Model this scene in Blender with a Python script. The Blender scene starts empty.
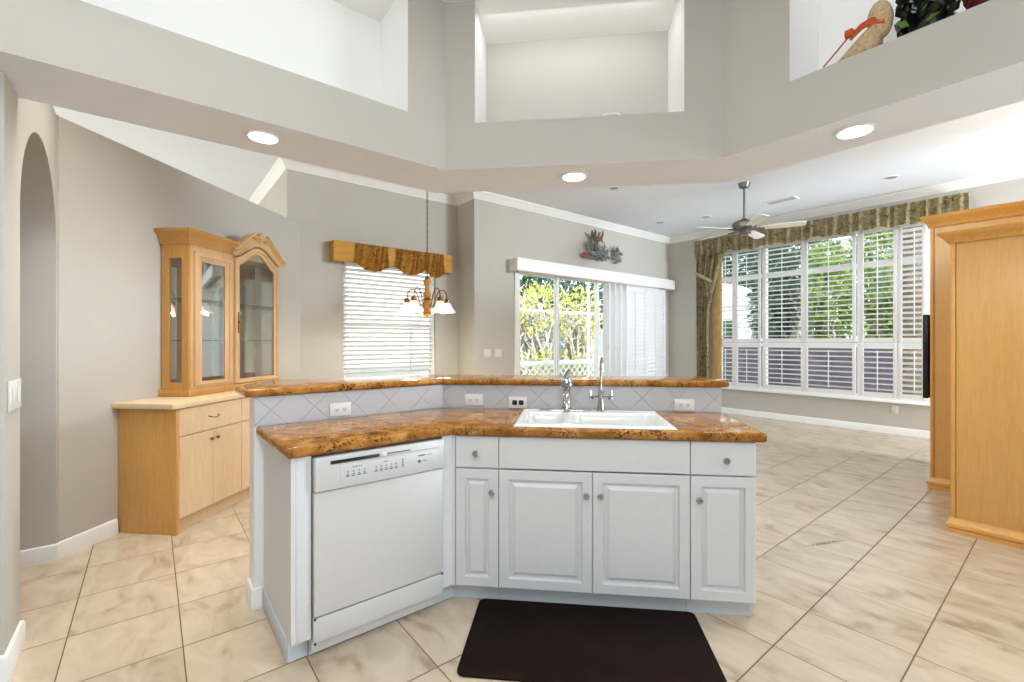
import bpy, bmesh, math, random
from mathutils import Vector, Matrix
PI = math.pi; S2 = math.sqrt(2.0)
rnd = random.Random(7)
scene = bpy.context.scene
col = scene.collection

# ------------------------------------------------------------------ camera, sky, sun, added fill lights, exposure
cam_d = bpy.data.cameras.new('camera'); cam = bpy.data.objects.new('camera', cam_d); col.objects.link(cam)
cam.location = (0, 0, 1.36); cam.rotation_euler = (PI/2, 0, math.radians(51.5 - 90))
cam_d.sensor_width = 36; cam_d.lens = 454*36/1024; cam_d.clip_start = .05; cam_d.clip_end = 300
scene.camera = cam
wd = bpy.data.worlds.new('sky'); scene.world = wd; wd.use_nodes = True
bg = wd.node_tree.nodes['Background']; bg.inputs[0].default_value = (.82, .92, 1, 1); bg.inputs[1].default_value = 3.0
sd = bpy.data.lights.new('sun', 'SUN'); sun = bpy.data.objects.new('sun', sd); col.objects.link(sun)
sd.energy = 7.0; sd.angle = math.radians(1.0); sd.color = (1, .95, .86)
sun.rotation_euler = Vector((.5, .75, -.86)).to_track_quat('-Z', 'Y').to_euler()
def area(name, loc, size, energy, color=(1, 1, 1), direction=(0, 0, -1), sy=None, shape=None, spread=180):
    l = bpy.data.lights.new(name, 'AREA'); o = bpy.data.objects.new(name, l); col.objects.link(o)
    l.energy = energy; l.size = size; l.color = color
    if sy: l.shape = 'RECTANGLE'; l.size_y = sy
    if shape: l.shape = shape
    l.spread = math.radians(spread)
    o.location = loc; o.rotation_euler = Vector(direction).to_track_quat('-Z', 'Y').to_euler()
    return o
area('kitchen_up_fill', (-1.4, -1.5, 2.45), 1.6, 60, (.86, .93, 1), (.50, .62, .5), .5)  # added unseen fill aimed up to brighten niches and upper kitchen
area('kitchen_fill', (-.2, -.6, 3.46), 1.2, 38, (.86, .93, 1))  # added general fill over the kitchen, no fixture behind it
area('kitchen_left_fill', (-.3, .9, 3.45), .8, 17, (.98, .97, .95))  # added fill for the left floor, buffet end and cabinet fronts
area('niche_fill_left', (.41, 2.56, 3.47), 1.3, .7, (.93, .965, 1), (0, .5, -.87), .05)  # added hidden fill that whitens the left niche
area('niche_fill_middle', (2.07, 2.0, 3.47), 1.05, 2.4, (.93, .965, 1), (.35, .35, -.87), .05)  # added hidden fill that whitens the middle niche
area('niche_fill_right', (2.69, .13, 3.47), 1.3, 1.4, (.93, .965, 1), (.5, 0, -.87), .05)  # added hidden fill that whitens the right niche
area('family_back_fill', (5.4, -3.85, 1.2), 1.6, 170, (.74, .88, 1), (-.25, 1, .55), 1.8)  # added fill in front of a closed wall, no opening behind it
area('family_side_fill', (7.3, -3.9, 1.0), 1.8, 330, (.80, .91, 1), (-.38, 1, .42), 1.6)  # added fill lifting family room walls and ceiling, out of view
area('family_high_fill', (7.0, -3.9, 2.98), 2.0, 240, (.80, .90, 1), (-.42, 1, -.06), .9, spread=110)  # added high fill passing over the oak cabinets, no window there
area('family_ceiling_fill', (4.2, 2.15, 3.40), 1.8, 40, (.82, .92, 1), (.7, 0, -.7))  # added fill tilted at the window wall, hidden above the soffit edge
area('dining_fill', (.1, 3.35, 3.44), .8, 13, (1, .97, .92), spread=95)  # added fill pooling on the left floor, no fixture modelled
vs = scene.view_settings
vs.view_transform = 'Standard'; vs.look = 'None'; vs.gamma = 1; vs.use_curve_mapping = False; vs.exposure = 0.3
scene.cycles.use_denoising = True
scene.cycles.max_bounces = 10; scene.cycles.diffuse_bounces = 6; scene.cycles.transparent_max_bounces = 24

# ------------------------------------------------------------------ materials
def srgb(r, g, b):
    f = lambda c: (c/255/12.92) if c/255 <= .04045 else ((c/255+.055)/1.055)**2.4
    return (f(r), f(g), f(b), 1)
def new_mat(name):
    m = bpy.data.materials.new(name); m.use_nodes = True
    nt = m.node_tree; return m, nt, nt.nodes['Principled BSDF']
def N(nt, t, **kw):
    n = nt.nodes.new(t)
    for k, v in kw.items():
        if k[0] == 'i' and k[1:].isdigit(): n.inputs[int(k[1:])].default_value = v
        elif k in [i.name for i in n.inputs]: n.inputs[k].default_value = v
        else: setattr(n, k, v)
    return n
def coords(nt): return N(nt, 'ShaderNodeTexCoord').outputs['Object']
def wpos(nt): return N(nt, 'ShaderNodeNewGeometry').outputs['Position']
def mapping(nt, vec, scale=(1, 1, 1), rot=(0, 0, 0)):
    m = N(nt, 'ShaderNodeMapping'); m.inputs['Scale'].default_value = scale; m.inputs['Rotation'].default_value = rot
    nt.links.new(vec, m.inputs['Vector']); return m.outputs[0]
def ramp(nt, fac, stops):
    r = N(nt, 'ShaderNodeValToRGB'); e = r.color_ramp.elements
    while len(e) < len(stops): e.new(.5)
    for k, (p, c) in enumerate(stops): e[k].position = p; e[k].color = c
    nt.links.new(fac, r.inputs[0]); return r.outputs[0]
def plain(name, c, rough=.5, metal=0, var=.03, scale=30, bump=0, spec=.5, emit=None):
    m, nt, b = new_mat(name)
    n = N(nt, 'ShaderNodeTexNoise'); n.inputs['Scale'].default_value = scale; nt.links.new(coords(nt), n.inputs['Vector'])
    lo = tuple(max(0, x*(1-var)) for x in c[:3]) + (1,); hi = tuple(min(1, x*(1+var)) for x in c[:3]) + (1,)
    nt.links.new(ramp(nt, n.outputs['Fac'], [(.3, lo), (.7, hi)]), b.inputs['Base Color'])
    b.inputs['Roughness'].default_value = rough; b.inputs['Metallic'].default_value = metal
    b.inputs['Specular IOR Level'].default_value = spec
    if bump:
        bp = N(nt, 'ShaderNodeBump'); bp.inputs['Strength'].default_value = bump; bp.inputs['Distance'].default_value = .002
        nt.links.new(n.outputs['Fac'], bp.inputs['Height']); nt.links.new(bp.outputs[0], b.inputs['Normal'])
    if emit: b.inputs['Emission Color'].default_value = emit[0]; b.inputs['Emission Strength'].default_value = emit[1]
    return m
def wood(name, c1, c2, rough=.38, scale=6, axis='z'):
    m, nt, b = new_mat(name)
    sc = {'z': (14, 14, 1.1), 'x': (1.1, 14, 14)}[axis]
    v = mapping(nt, coords(nt), sc)
    n = N(nt, 'ShaderNodeTexNoise'); n.inputs['Scale'].default_value = scale; n.inputs['Detail'].default_value = 6; n.inputs['Distortion'].default_value = .8
    nt.links.new(v, n.inputs['Vector'])
    w = N(nt, 'ShaderNodeTexNoise'); w.inputs['Scale'].default_value = 1.3
    nt.links.new(mapping(nt, coords(nt), (2.2, 2.2, .7)), w.inputs['Vector'])
    mx = N(nt, 'ShaderNodeMath', operation='MULTIPLY_ADD'); nt.links.new(n.outputs['Fac'], mx.inputs[0]); mx.inputs[1].default_value = .6
    md = N(nt, 'ShaderNodeMath', operation='MULTIPLY'); nt.links.new(w.outputs['Fac'], md.inputs[0]); md.inputs[1].default_value = .4
    nt.links.new(md.outputs[0], mx.inputs[2])
    nt.links.new(ramp(nt, mx.outputs[0], [(.35, c2), (.62, c1)]), b.inputs['Base Color'])
    b.inputs['Roughness'].default_value = rough
    return m
def granite(name):
    m, nt, b = new_mat(name); v = wpos(nt)
    a = N(nt, 'ShaderNodeTexNoise'); a.inputs['Scale'].default_value = 9; a.inputs['Detail'].default_value = 8; a.inputs['Distortion'].default_value = 1.2; nt.links.new(v, a.inputs['Vector'])
    base = ramp(nt, a.outputs['Fac'], [(.30, srgb(124, 78, 34)), (.46, srgb(156, 105, 49)), (.57, srgb(173, 122, 62)), (.72, srgb(194, 148, 86))])
    f = N(nt, 'ShaderNodeTexNoise'); f.inputs['Scale'].default_value = 95; f.inputs['Detail'].default_value = 5; nt.links.new(v, f.inputs['Vector'])
    f2 = N(nt, 'ShaderNodeTexNoise'); f2.inputs['Scale'].default_value = 9; nt.links.new(v, f2.inputs['Vector'])
    ad = N(nt, 'ShaderNodeMath', operation='MULTIPLY_ADD'); nt.links.new(f2.outputs['Fac'], ad.inputs[0]); ad.inputs[1].default_value = .55; nt.links.new(f.outputs['Fac'], ad.inputs[2])
    mk = ramp(nt, ad.outputs[0], [(.80, (0, 0, 0, 1)), (.95, (.9, .9, .9, 1))])
    mix = N(nt, 'ShaderNodeMixRGB'); nt.links.new(mk, mix.inputs[0]); nt.links.new(base, mix.inputs[1]); mix.inputs[2].default_value = srgb(62, 34, 14)
    nt.links.new(mix.outputs[0], b.inputs['Base Color']); b.inputs['Roughness'].default_value = .07; b.inputs['IOR'].default_value = 1.24
    return m
def M2(nt, op, a, b=None, c=None):
    n = N(nt, 'ShaderNodeMath', operation=op)
    for k, x in enumerate((a, b, c)):
        if x is None: continue
        if isinstance(x, (int, float)): n.inputs[k].default_value = x
        else: nt.links.new(x, n.inputs[k])
    return n.outputs[0]
def floor_tiles():
    m, nt, b = new_mat('floor_tile'); pos = wpos(nt)
    s = N(nt, 'ShaderNodeSeparateXYZ'); nt.links.new(pos, s.inputs[0])
    u = M2(nt, 'DIVIDE', M2(nt, 'SUBTRACT', s.outputs[0], .112), .4125); v = M2(nt, 'DIVIDE', M2(nt, 'SUBTRACT', s.outputs[1], .452), .408)
    def edge(q): f = M2(nt, 'FRACT', q); return M2(nt, 'MINIMUM', f, M2(nt, 'SUBTRACT', 1.0, f))
    g = M2(nt, 'MINIMUM', M2(nt, 'MULTIPLY', edge(u), 1.25), edge(v))
    gm = ramp(nt, g, [(.0062, (1, 1, 1, 1)), (.0095, (0, 0, 0, 1))])
    cid = N(nt, 'ShaderNodeCombineXYZ'); nt.links.new(M2(nt, 'FLOOR', u), cid.inputs[0]); nt.links.new(M2(nt, 'FLOOR', v), cid.inputs[1])
    wn = N(nt, 'ShaderNodeTexWhiteNoise'); nt.links.new(cid.outputs[0], wn.inputs['Vector'])
    off = N(nt, 'ShaderNodeVectorMath', operation='MULTIPLY_ADD'); nt.links.new(wn.outputs['Color'], off.inputs[0]); off.inputs[1].default_value = (9, 9, 9); nt.links.new(pos, off.inputs[2])
    vn = N(nt, 'ShaderNodeTexNoise'); vn.inputs['Scale'].default_value = 1.7; vn.inputs['Detail'].default_value = 9; vn.inputs['Distortion'].default_value = .9
    nt.links.new(mapping(nt, off.outputs[0], (4.5, 2.2, 1), (0, 0, .6)), vn.inputs['Vector'])
    c = ramp(nt, vn.outputs['Fac'], [(.28, srgb(164, 144, 118)), (.42, srgb(192, 174, 150)), (.6, srgb(202, 186, 163)), (.8, srgb(212, 198, 178))])
    mx = N(nt, 'ShaderNodeMixRGB', blend_type='MULTIPLY'); mx.inputs[0].default_value = 1; nt.links.new(c, mx.inputs[1])
    nt.links.new(ramp(nt, wn.outputs['Value'], [(0, (.93, .93, .93, 1)), (1, (1, 1, 1, 1))]), mx.inputs[2])
    # the dark scuff dragged across one tile
    dx = M2(nt, 'SUBTRACT', s.outputs[0], 3.56); dy = M2(nt, 'SUBTRACT', s.outputs[1], 1.075)
    al = M2(nt, 'ADD', M2(nt, 'MULTIPLY', dx, .926), M2(nt, 'MULTIPLY', dy, -.378)); ac = M2(nt, 'ADD', M2(nt, 'MULTIPLY', dx, .378), M2(nt, 'MULTIPLY', dy, .926))
    d = M2(nt, 'SQRT', M2(nt, 'ADD', M2(nt, 'POWER', M2(nt, 'DIVIDE', al, .2), 2.0), M2(nt, 'POWER', M2(nt, 'DIVIDE', ac, .022), 2.0)))
    sn = N(nt, 'ShaderNodeTexNoise'); sn.inputs['Scale'].default_value = 60; nt.links.new(pos, sn.inputs['Vector'])
    sm = M2(nt, 'MULTIPLY', ramp(nt, d, [(.4, (1, 1, 1, 1)), (1, (0, 0, 0, 1))]), ramp(nt, sn.outputs['Fac'], [(.35, (0, 0, 0, 1)), (.5, (.9, .9, .9, 1))]))
    ms = N(nt, 'ShaderNodeMixRGB'); nt.links.new(sm, ms.inputs[0]); nt.links.new(mx.outputs[0], ms.inputs[1]); ms.inputs[2].default_value = srgb(88, 84, 78)
    mg = N(nt, 'ShaderNodeMixRGB'); nt.links.new(gm, mg.inputs[0]); nt.links.new(ms.outputs[0], mg.inputs[1]); mg.inputs[2].default_value = srgb(112, 88, 60)
    nt.links.new(mg.outputs[0], b.inputs['Base Color'])
    rr = M2(nt, 'MULTIPLY_ADD', gm, .5, .24); nt.links.new(rr, b.inputs['Roughness'])
    bp = N(nt, 'ShaderNodeBump'); bp.invert = True; bp.inputs['Strength'].default_value = .4; bp.inputs['Distance'].default_value = .003
    nt.links.new(gm, bp.inputs['Height']); nt.links.new(bp.outputs[0], b.inputs['Normal'])
    return m
def splash_tiles(vec_axis):
    m, nt, b = new_mat('backsplash_tile'); s = N(nt, 'ShaderNodeSeparateXYZ'); nt.links.new(wpos(nt), s.inputs[0])
    h = s.outputs[0] if vec_axis == 'x' else M2(nt, 'MULTIPLY', M2(nt, 'SUBTRACT', s.outputs[0], s.outputs[1]), 1/S2)
    h = M2(nt, 'SUBTRACT', h, .485)
    z = M2(nt, 'SUBTRACT', s.outputs[2], 1.003)
    p = M2(nt, 'DIVIDE', M2(nt, 'ADD', h, z), .215); q = M2(nt, 'DIVIDE', M2(nt, 'SUBTRACT', h, z), .215)
    def edge(q): f = M2(nt, 'FRACT', q); return M2(nt, 'MINIMUM', f, M2(nt, 'SUBTRACT', 1.0, f))
    g = ramp(nt, M2(nt, 'MINIMUM', edge(p), edge(q)), [(.008, (1, 1, 1, 1)), (.014, (0, 0, 0, 1))])
    mg = N(nt, 'ShaderNodeMixRGB'); nt.links.new(g, mg.inputs[0]); mg.inputs[1].default_value = srgb(184, 186, 188); mg.inputs[2].default_value = srgb(166, 168, 170)
    nt.links.new(mg.outputs[0], b.inputs['Base Color']); b.inputs['Roughness'].default_value = .25
    bp = N(nt, 'ShaderNodeBump'); bp.invert = True; bp.inputs['Distance'].default_value = .002; nt.links.new(g, bp.inputs['Height']); nt.links.new(bp.outputs[0], b.inputs['Normal'])
    return m
def glass(name, tint=(1, 1, 1, 1), gloss=1.0):
    m = bpy.data.materials.new(name); m.use_nodes = True; nt = m.node_tree; nt.nodes.clear()
    o = N(nt, 'ShaderNodeOutputMaterial'); t = N(nt, 'ShaderNodeBsdfTransparent'); g = N(nt, 'ShaderNodeBsdfGlossy'); f = N(nt, 'ShaderNodeFresnel'); mx = N(nt, 'ShaderNodeMixShader')
    n = N(nt, 'ShaderNodeTexNoise'); n.inputs['Scale'].default_value = .5; nt.links.new(coords(nt), n.inputs['Vector'])
    lo = tuple(x*.985 for x in tint[:3]) + (1,)
    nt.links.new(ramp(nt, n.outputs['Fac'], [(.3, lo), (.7, tint)]), t.inputs[0])
    g.inputs['Roughness'].default_value = .02
    bf = N(nt, 'ShaderNodeNewGeometry').outputs['Backfacing']; nt.links.new(M2(nt, 'MULTIPLY_ADD', bf, 1/1.45-1.45, 1.45), f.inputs[0])
    nt.links.new(M2(nt, 'MULTIPLY', f.outputs[0], gloss), mx.inputs[0]); nt.links.new(t.outputs[0], mx.inputs[1]); nt.links.new(g.outputs[0], mx.inputs[2]); nt.links.new(mx.outputs[0], o.inputs[0])
    return m
def translucent(name, c, c2, amount=.4, scale=8, rough=.6):
    m, nt, b = new_mat(name)
    n = N(nt, 'ShaderNodeTexNoise'); n.inputs['Scale'].default_value = scale; nt.links.new(coords(nt), n.inputs['Vector'])
    cc = ramp(nt, n.outputs['Fac'], [(.35, c), (.65, c2)]); nt.links.new(cc, b.inputs['Base Color']); b.inputs['Roughness'].default_value = rough
    t = N(nt, 'ShaderNodeBsdfTranslucent'); nt.links.new(cc, t.inputs[0]); mx = N(nt, 'ShaderNodeMixShader'); mx.inputs[0].default_value = amount
    o = nt.nodes['Material Output']; nt.links.new(b.outputs[0], mx.inputs[1]); nt.links.new(t.outputs[0], mx.inputs[2]); nt.links.new(mx.outputs[0], o.inputs[0])
    return m
def fabric(name, stops, scale=14, detail=6, rough=.9, distort=1.5, stretch=(1, 1, 1)):
    m, nt, b = new_mat(name)
    n = N(nt, 'ShaderNodeTexNoise'); n.inputs['Scale'].default_value = scale; n.inputs['Detail'].default_value = detail; n.inputs['Distortion'].default_value = distort
    nt.links.new(mapping(nt, coords(nt), stretch), n.inputs['Vector']); nt.links.new(ramp(nt, n.outputs['Fac'], stops), b.inputs['Base Color'])
    b.inputs['Roughness'].default_value = rough; b.inputs['Specular IOR Level'].default_value = .15
    return m

MAT = {}
MAT['wall'] = plain('wall_paint', srgb(190, 186, 177), .85, var=.012, scale=3, spec=.2)
MAT['ceil'] = plain('ceiling_paint', srgb(230, 237, 247), .9, var=.01, scale=3, spec=.2)
MAT['niche'] = plain('niche_paint', srgb(240, 239, 236), .9, var=.01, scale=3, spec=.2)
MAT['trim'] = plain('white_trim', srgb(236, 236, 234), .45, var=.01)
MAT['floor'] = floor_tiles()
MAT['cab'] = plain('white_cabinet', srgb(210, 211, 212), .42, var=.012)
MAT['toe'] = plain('toe_kick_paint', srgb(196, 202, 206), .5, var=.02)
MAT['dish'] = plain('dishwasher_enamel', srgb(198, 197, 195), .3, var=.01)
MAT['panelplastic'] = plain('control_plastic', srgb(198, 200, 199), .35, var=.01)
MAT['black'] = plain('black_plastic', srgb(22, 22, 24), .4, var=.1)
MAT['grey'] = plain('grey_print', srgb(95, 95, 98), .5, var=.05)
MAT['granite'] = granite('gold_granite')
MAT['splash_x'] = splash_tiles('x'); MAT['splash_d'] = splash_tiles('d')
MAT['sink'] = plain('sink_enamel', srgb(222, 222, 219), .12, var=.006)
MAT['chrome'] = plain('chrome', (.52, .52, .53, 1), .12, 1, var=.04)
MAT['nickel'] = plain('brushed_nickel', (.42, .41, .40, 1), .28, 1, var=.15, scale=90)
MAT['brass'] = plain('antique_brass', srgb(140, 100, 50), .3, 1, var=.15)
MAT['bronze'] = plain('pewter_fan_metal', srgb(112, 108, 102), .4, .7, var=.1)
MAT['plate'] = plain('plate_plastic', srgb(216, 216, 213), .4, var=.01)
MAT['mat'] = plain('dark_brown_rubber', srgb(26, 13, 9), .7, var=.25, scale=9, bump=.1, spec=.12)
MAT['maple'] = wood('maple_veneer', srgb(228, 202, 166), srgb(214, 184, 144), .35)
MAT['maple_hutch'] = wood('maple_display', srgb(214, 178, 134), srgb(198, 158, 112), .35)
MAT['maple_shaded_side'] = wood('maple_shaded_end', srgb(216, 166, 94), srgb(198, 146, 76), .35)  # the buffet end's shade is put into this darker maple colour
MAT['maple_dark'] = wood('maple_side_panel', srgb(196, 146, 78), srgb(178, 126, 60), .35)  # darker maple; carries the hutch side's shade in its colour
MAT['oak'] = wood('honey_oak', srgb(212, 164, 96), srgb(202, 152, 84), .35)
MAT['oak_trim'] = wood('honey_oak_trim', srgb(218, 164, 88), srgb(200, 144, 68), .32, axis='x')
MAT['glass'] = glass('window_glass', (.98, .99, .985, 1), .6)
MAT['cabglass'] = glass('cabinet_glass', (.96, .97, .965, 1), 1.6)
MAT['shelfglass'] = glass('shelf_glass', (.80, .9, .86, 1), 1.0)
MAT['mirror'] = plain('mirror_back', (.82, .82, .81, 1), .03, 1, var=.01)
MAT['shutter'] = plain('shutter_white', srgb(228, 228, 229), .45, var=.008)
MAT['blind'] = translucent('blind_slat', srgb(240, 240, 238), srgb(246, 246, 244), .22, 20)
MAT['shade'] = plain('lamp_shade_glass', srgb(255, 246, 228), .4, var=.01, emit=((1, .9, .74, 1), .75))
MAT['lamp'] = plain('downlight_lens', srgb(255, 252, 245), .4, var=.005, emit=((1, .97, .92, 1), 6.0))
MAT['darklamp'] = plain('unlit_downlight', srgb(160, 158, 155), .4, var=.1)
MAT['olive'] = fabric('olive_print_cloth', [(.30, srgb(100, 86, 60)), (.45, srgb(164, 150, 116)), (.58, srgb(192, 180, 144)), (.72, srgb(128, 120, 92))], 14)
MAT['cream'] = translucent('cream_lining', srgb(222, 198, 138), srgb(232, 212, 160), .5)
MAT['gold'] = fabric('gold_print_cloth', [(.30, srgb(138, 88, 30)), (.46, srgb(192, 138, 60)), (.60, srgb(212, 164, 84)), (.74, srgb(164, 112, 46))], 16)
MAT['goldboard'] = fabric('gold_board_cloth', [(.3, srgb(186, 138, 62)), (.7, srgb(206, 160, 88))], 8, stretch=(.3, 1, 6))
MAT['leaf1'] = translucent('yellow_green_leaf', srgb(168, 172, 78), srgb(212, 208, 110), .4, 3)
MAT['leaf2'] = translucent('mid_green_leaf', srgb(84, 122, 50), srgb(146, 170, 78), .4, 3)
MAT['leaf3'] = translucent('dark_teal_leaf', srgb(38, 74, 62), srgb(78, 112, 92), .3, 3)
MAT['leaf4'] = translucent('black_green_leaf', srgb(14, 20, 14), srgb(40, 52, 28), .1, 3, .3)
MAT['bark'] = plain('pale_bark', srgb(176, 172, 166), .9, var=.25, scale=14)
MAT['palmbark'] = plain('palm_bark', srgb(96, 84, 74), .95, var=.4, scale=10, bump=.5)
MAT['fence'] = plain('white_vinyl', srgb(236, 236, 236), .5, var=.01)
MAT['mauve'] = plain('mauve_wall', srgb(64, 60, 74), .9, var=.12, scale=5)
MAT['bluefence'] = plain('blue_grey_boards', srgb(140, 156, 164), .8, var=.15, scale=6)
MAT['paver'] = plain('lanai_pavers', srgb(196, 186, 170), .85, var=.1, scale=6)
MAT['grass'] = plain('lawn', srgb(110, 128, 66), .95, var=.3, scale=12)
MAT['stucco'] = plain('neighbour_stucco', srgb(226, 228, 232), .9, var=.03)
MAT['screen'] = plain('tv_bezel', srgb(12, 12, 14), .25, var=.1)
MAT['burlap'] = fabric('burlap', [(.3, srgb(176, 146, 108)), (.7, srgb(214, 190, 152))], 60)
MAT['orange'] = plain('orange_ribbon', srgb(196, 84, 34), .55, var=.15)
MAT['redweave'] = plain('red_brown_weave', srgb(116, 44, 28), .7, var=.35, scale=40)
MAT['silver'] = plain('silver_foil', (.75, .75, .77, 1), .25, 1, var=.2)
MAT['coral_a'] = plain('patina_metal', srgb(120, 124, 124), .5, .4, var=.45, scale=40)
MAT['coral_b'] = plain('copper_metal', srgb(142, 84, 62), .5, .5, var=.4, scale=40)
MAT['coral_c'] = plain('green_metal', srgb(98, 96, 66), .5, .5, var=.4, scale=40)
MAT['lumber'] = wood('turned_oak', srgb(204, 150, 84), srgb(182, 124, 60), .35)

# ------------------------------------------------------------------ mesh helpers
BASE = {}
def rotz(a): return Matrix.Rotation(a, 4, 'Z')
FR = {'w': 0.0, 'd': -PI/4, 'h': PI/4}
def thing(name, label, cat, base=(0, 0, 0), frame='w', group=None):
    o = bpy.data.objects.new(name, None); col.objects.link(o); o.empty_display_size = .1
    o.location = rotz(FR[frame]) @ Vector(base); o.rotation_euler = (0, 0, FR[frame])
    o['label'] = label; o['category'] = cat
    if group: o['group'] = group
    BASE[o.name] = Vector(base); return o
class MB:
    def __init__(s): s.bm = bmesh.new()
    def face(s, vs):
        try: return s.bm.faces.new(vs)
        except ValueError: return None
    def box(s, x0, x1, y0, y1, z0, z1, bev=0, seg=2):
        v = [s.bm.verts.new((x, y, z)) for x in (x0, x1) for y in (y0, y1) for z in (z0, z1)]
        fs = [s.face([v[i] for i in q]) for q in ((0, 1, 3, 2), (4, 6, 7, 5), (0, 4, 5, 1), (2, 3, 7, 6), (0, 2, 6, 4), (1, 5, 7, 3))]
        bmesh.ops.recalc_face_normals(s.bm, faces=fs)
        if bev:
            es = list({e for f in fs for e in f.edges}); bmesh.ops.bevel(s.bm, geom=es, offset=bev, segments=seg, affect='EDGES', profile=.5)
        return s
    def loft(s, loops, cap0=True, cap1=True, closed=True):
        L = [[s.bm.verts.new(p) for p in lp] for lp in loops]; n = len(L[0])
        for a, b in zip(L, L[1:]):
            for i in range(n if closed else n-1): s.face([a[i], a[(i+1) % n], b[(i+1) % n], b[i]])
        if cap0: s.face(L[0][::-1])
        if cap1: s.face(L[-1])
        return s
    def prism(s, poly, z0, z1, bev=0, seg=3, axis='z'):
        f3 = {'z': lambda p, k: (p[0], p[1], k), 'y': lambda p, k: (p[0], k, p[1]), 'x': lambda p, k: (k, p[0], p[1])}[axis]
        a = [s.bm.verts.new(f3(p, z0)) for p in poly]; b = [s.bm.verts.new(f3(p, z1)) for p in poly]; n = len(poly)
        fs = [s.face(a[::-1]), s.face(b)] + [s.face([a[i], a[(i+1) % n], b[(i+1) % n], b[i]]) for i in range(n)]
        bmesh.ops.recalc_face_normals(s.bm, faces=fs)
        if bev:
            es = [e for f in fs[:2] for e in f.edges]; bmesh.ops.bevel(s.bm, geom=es, offset=bev, segments=seg, affect='EDGES', profile=.5)
        return s
    def ring(s, outer, inner, y0, y1, axis='y'):
        f3 = {'y': lambda p, k: (p[0], k, p[1]), 'x': lambda p, k: (k, p[0], p[1]), 'z': lambda p, k: (p[0], p[1], k)}[axis]
        n = len(outer); A = [[s.bm.verts.new(f3(p, k)) for p in lp] for lp, k in ((outer, y0), (outer, y1), (inner, y1), (inner, y0))]
        for q in range(4):
            a, b = A[q], A[(q+1) % 4]
            for i in range(n): s.face([a[i], a[(i+1) % n], b[(i+1) % n], b[i]])
        return s
    def lathe(s, prof, c=(0, 0, 0), d=(0, 0, 1), seg=20):
        q = Vector(d).normalized().to_track_quat('Z', 'Y'); c = Vector(c)
        s.loft([[c + q @ Vector((r*math.cos(2*PI*i/seg), r*math.sin(2*PI*i/seg), z)) for i in range(seg)] for r, z in [(max(r, 1e-4), z) for r, z in prof]])
        return s
    def tube(s, pts, r, seg=8):
        pts = [Vector(p) for p in pts]; n = len(pts); rr = r if isinstance(r, (list, tuple)) else [r]*n
        loops = []; up = None
        for i, p in enumerate(pts):
            t = (pts[min(i+1, n-1)] - pts[max(i-1, 0)]).normalized()
            if up is None: up = Vector((0, 0, 1)) if abs(t.z) < .9 else Vector((1, 0, 0))
            up = (up - t*up.dot(t))
            if up.length < 1e-5: up = t.orthogonal()
            up.normalize(); w = t.cross(up)
            loops.append([p + (up*math.cos(2*PI*k/seg) + w*math.sin(2*PI*k/seg))*rr[i] for k in range(seg)])
        return s.loft(loops)
    def blob(s, c, rx, ry, rz, u=14, v=9, jit=0, rg=None):
        loops = []
        for j in range(v+1):
            th = PI*j/v; k = max(math.sin(th), .004)
            loops.append([(c[0]+rx*k*math.cos(2*PI*i/u)*(1+(rg.uniform(-jit, jit) if rg else 0)), c[1]+ry*k*math.sin(2*PI*i/u), c[2]+rz*math.cos(th)) for i in range(u)])
        return s.loft(loops)
    def sheet(s, fn, nu, nv, th=0):
        g = [[s.bm.verts.new(fn(i/nu, j/nv)) for i in range(nu+1)] for j in range(nv+1)]
        for j in range(nv):
            for i in range(nu): s.face([g[j][i], g[j][i+1], g[j+1][i+1], g[j+1][i]])
        if th: bmesh.ops.solidify(s.bm, geom=s.bm.faces[:], thickness=th)
        return s
    def sweep(s, path, prof, caps=True):
        P = [Vector((p[0], p[1])) for p in path]; n = len(P); loops = []
        for i, p in enumerate(P):
            d0 = (P[i]-P[i-1]).normalized() if i else None; d1 = (P[i+1]-P[i]).normalized() if i < n-1 else None
            d0 = d0 or d1; d1 = d1 or d0
            n0 = Vector((d0.y, -d0.x)); n1 = Vector((d1.y, -d1.x)); m = (n0+n1); m = m/(m.length_squared/2) if m.length > 1e-6 else n0
            loops.append([(p.x+m.x*o, p.y+m.y*o, z) for o, z in prof])
        return s.loft(loops, caps, caps)
    def door(s, x0, x1, z0, z1, y, th=.02, steps=((0, .003), (.003, 0), (.048, 0), (.054, .014), (.066, .014), (.084, .003))):
        R = lambda i, d: [(x0+i, y+d, z0+i), (x1-i, y+d, z0+i), (x1-i, y+d, z1-i), (x0+i, y+d, z1-i)]
        return s.loft([R(0, th)] + [R(i, d) for i, d in steps])
    def knob(s, x, y, z, d=(0, -1, 0), k=1.0):
        s.lathe([(.006*k, 0), (.005*k, .012*k), (.009*k, .016*k), (.016*k, .02*k), (.0165*k, .025*k), (.012*k, .031*k), (.004*k, .033*k)], (x, y, z), d, 16)
        return s.lathe([(.0115*k, .0300*k), (.0125*k, .0325*k), (.0095*k, .0325*k), (.0085*k, .030*k)], (x, y, z), d, 16)
    def build(s, name, mat, parent=None, base=None, frame='w', smooth=35, kind=None, label=None, cat=None, group=None):
        bm = s.bm
        bmesh.ops.recalc_face_normals(bm, faces=bm.faces[:])
        b = BASE[parent.name] if parent is not None else Vector(base or (0, 0, 0))
        for v in bm.verts: v.co -= b
        me = bpy.data.meshes.new(name); bm.to_mesh(me); bm.free()
        for p in me.polygons: p.use_smooth = True
        me.set_sharp_from_angle(angle=math.radians(smooth))
        o = bpy.data.objects.new(name, me); col.objects.link(o)
        for m in (mat if isinstance(mat, list) else [mat]): me.materials.append(MAT[m])
        if parent is not None: o.parent = parent
        else: o.location = rotz(FR[frame]) @ b; o.rotation_euler = (0, 0, FR[frame])
        BASE[o.name] = b
        if kind: o['kind'] = kind
        if label: o['label'] = label
        if cat: o['category'] = cat
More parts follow.
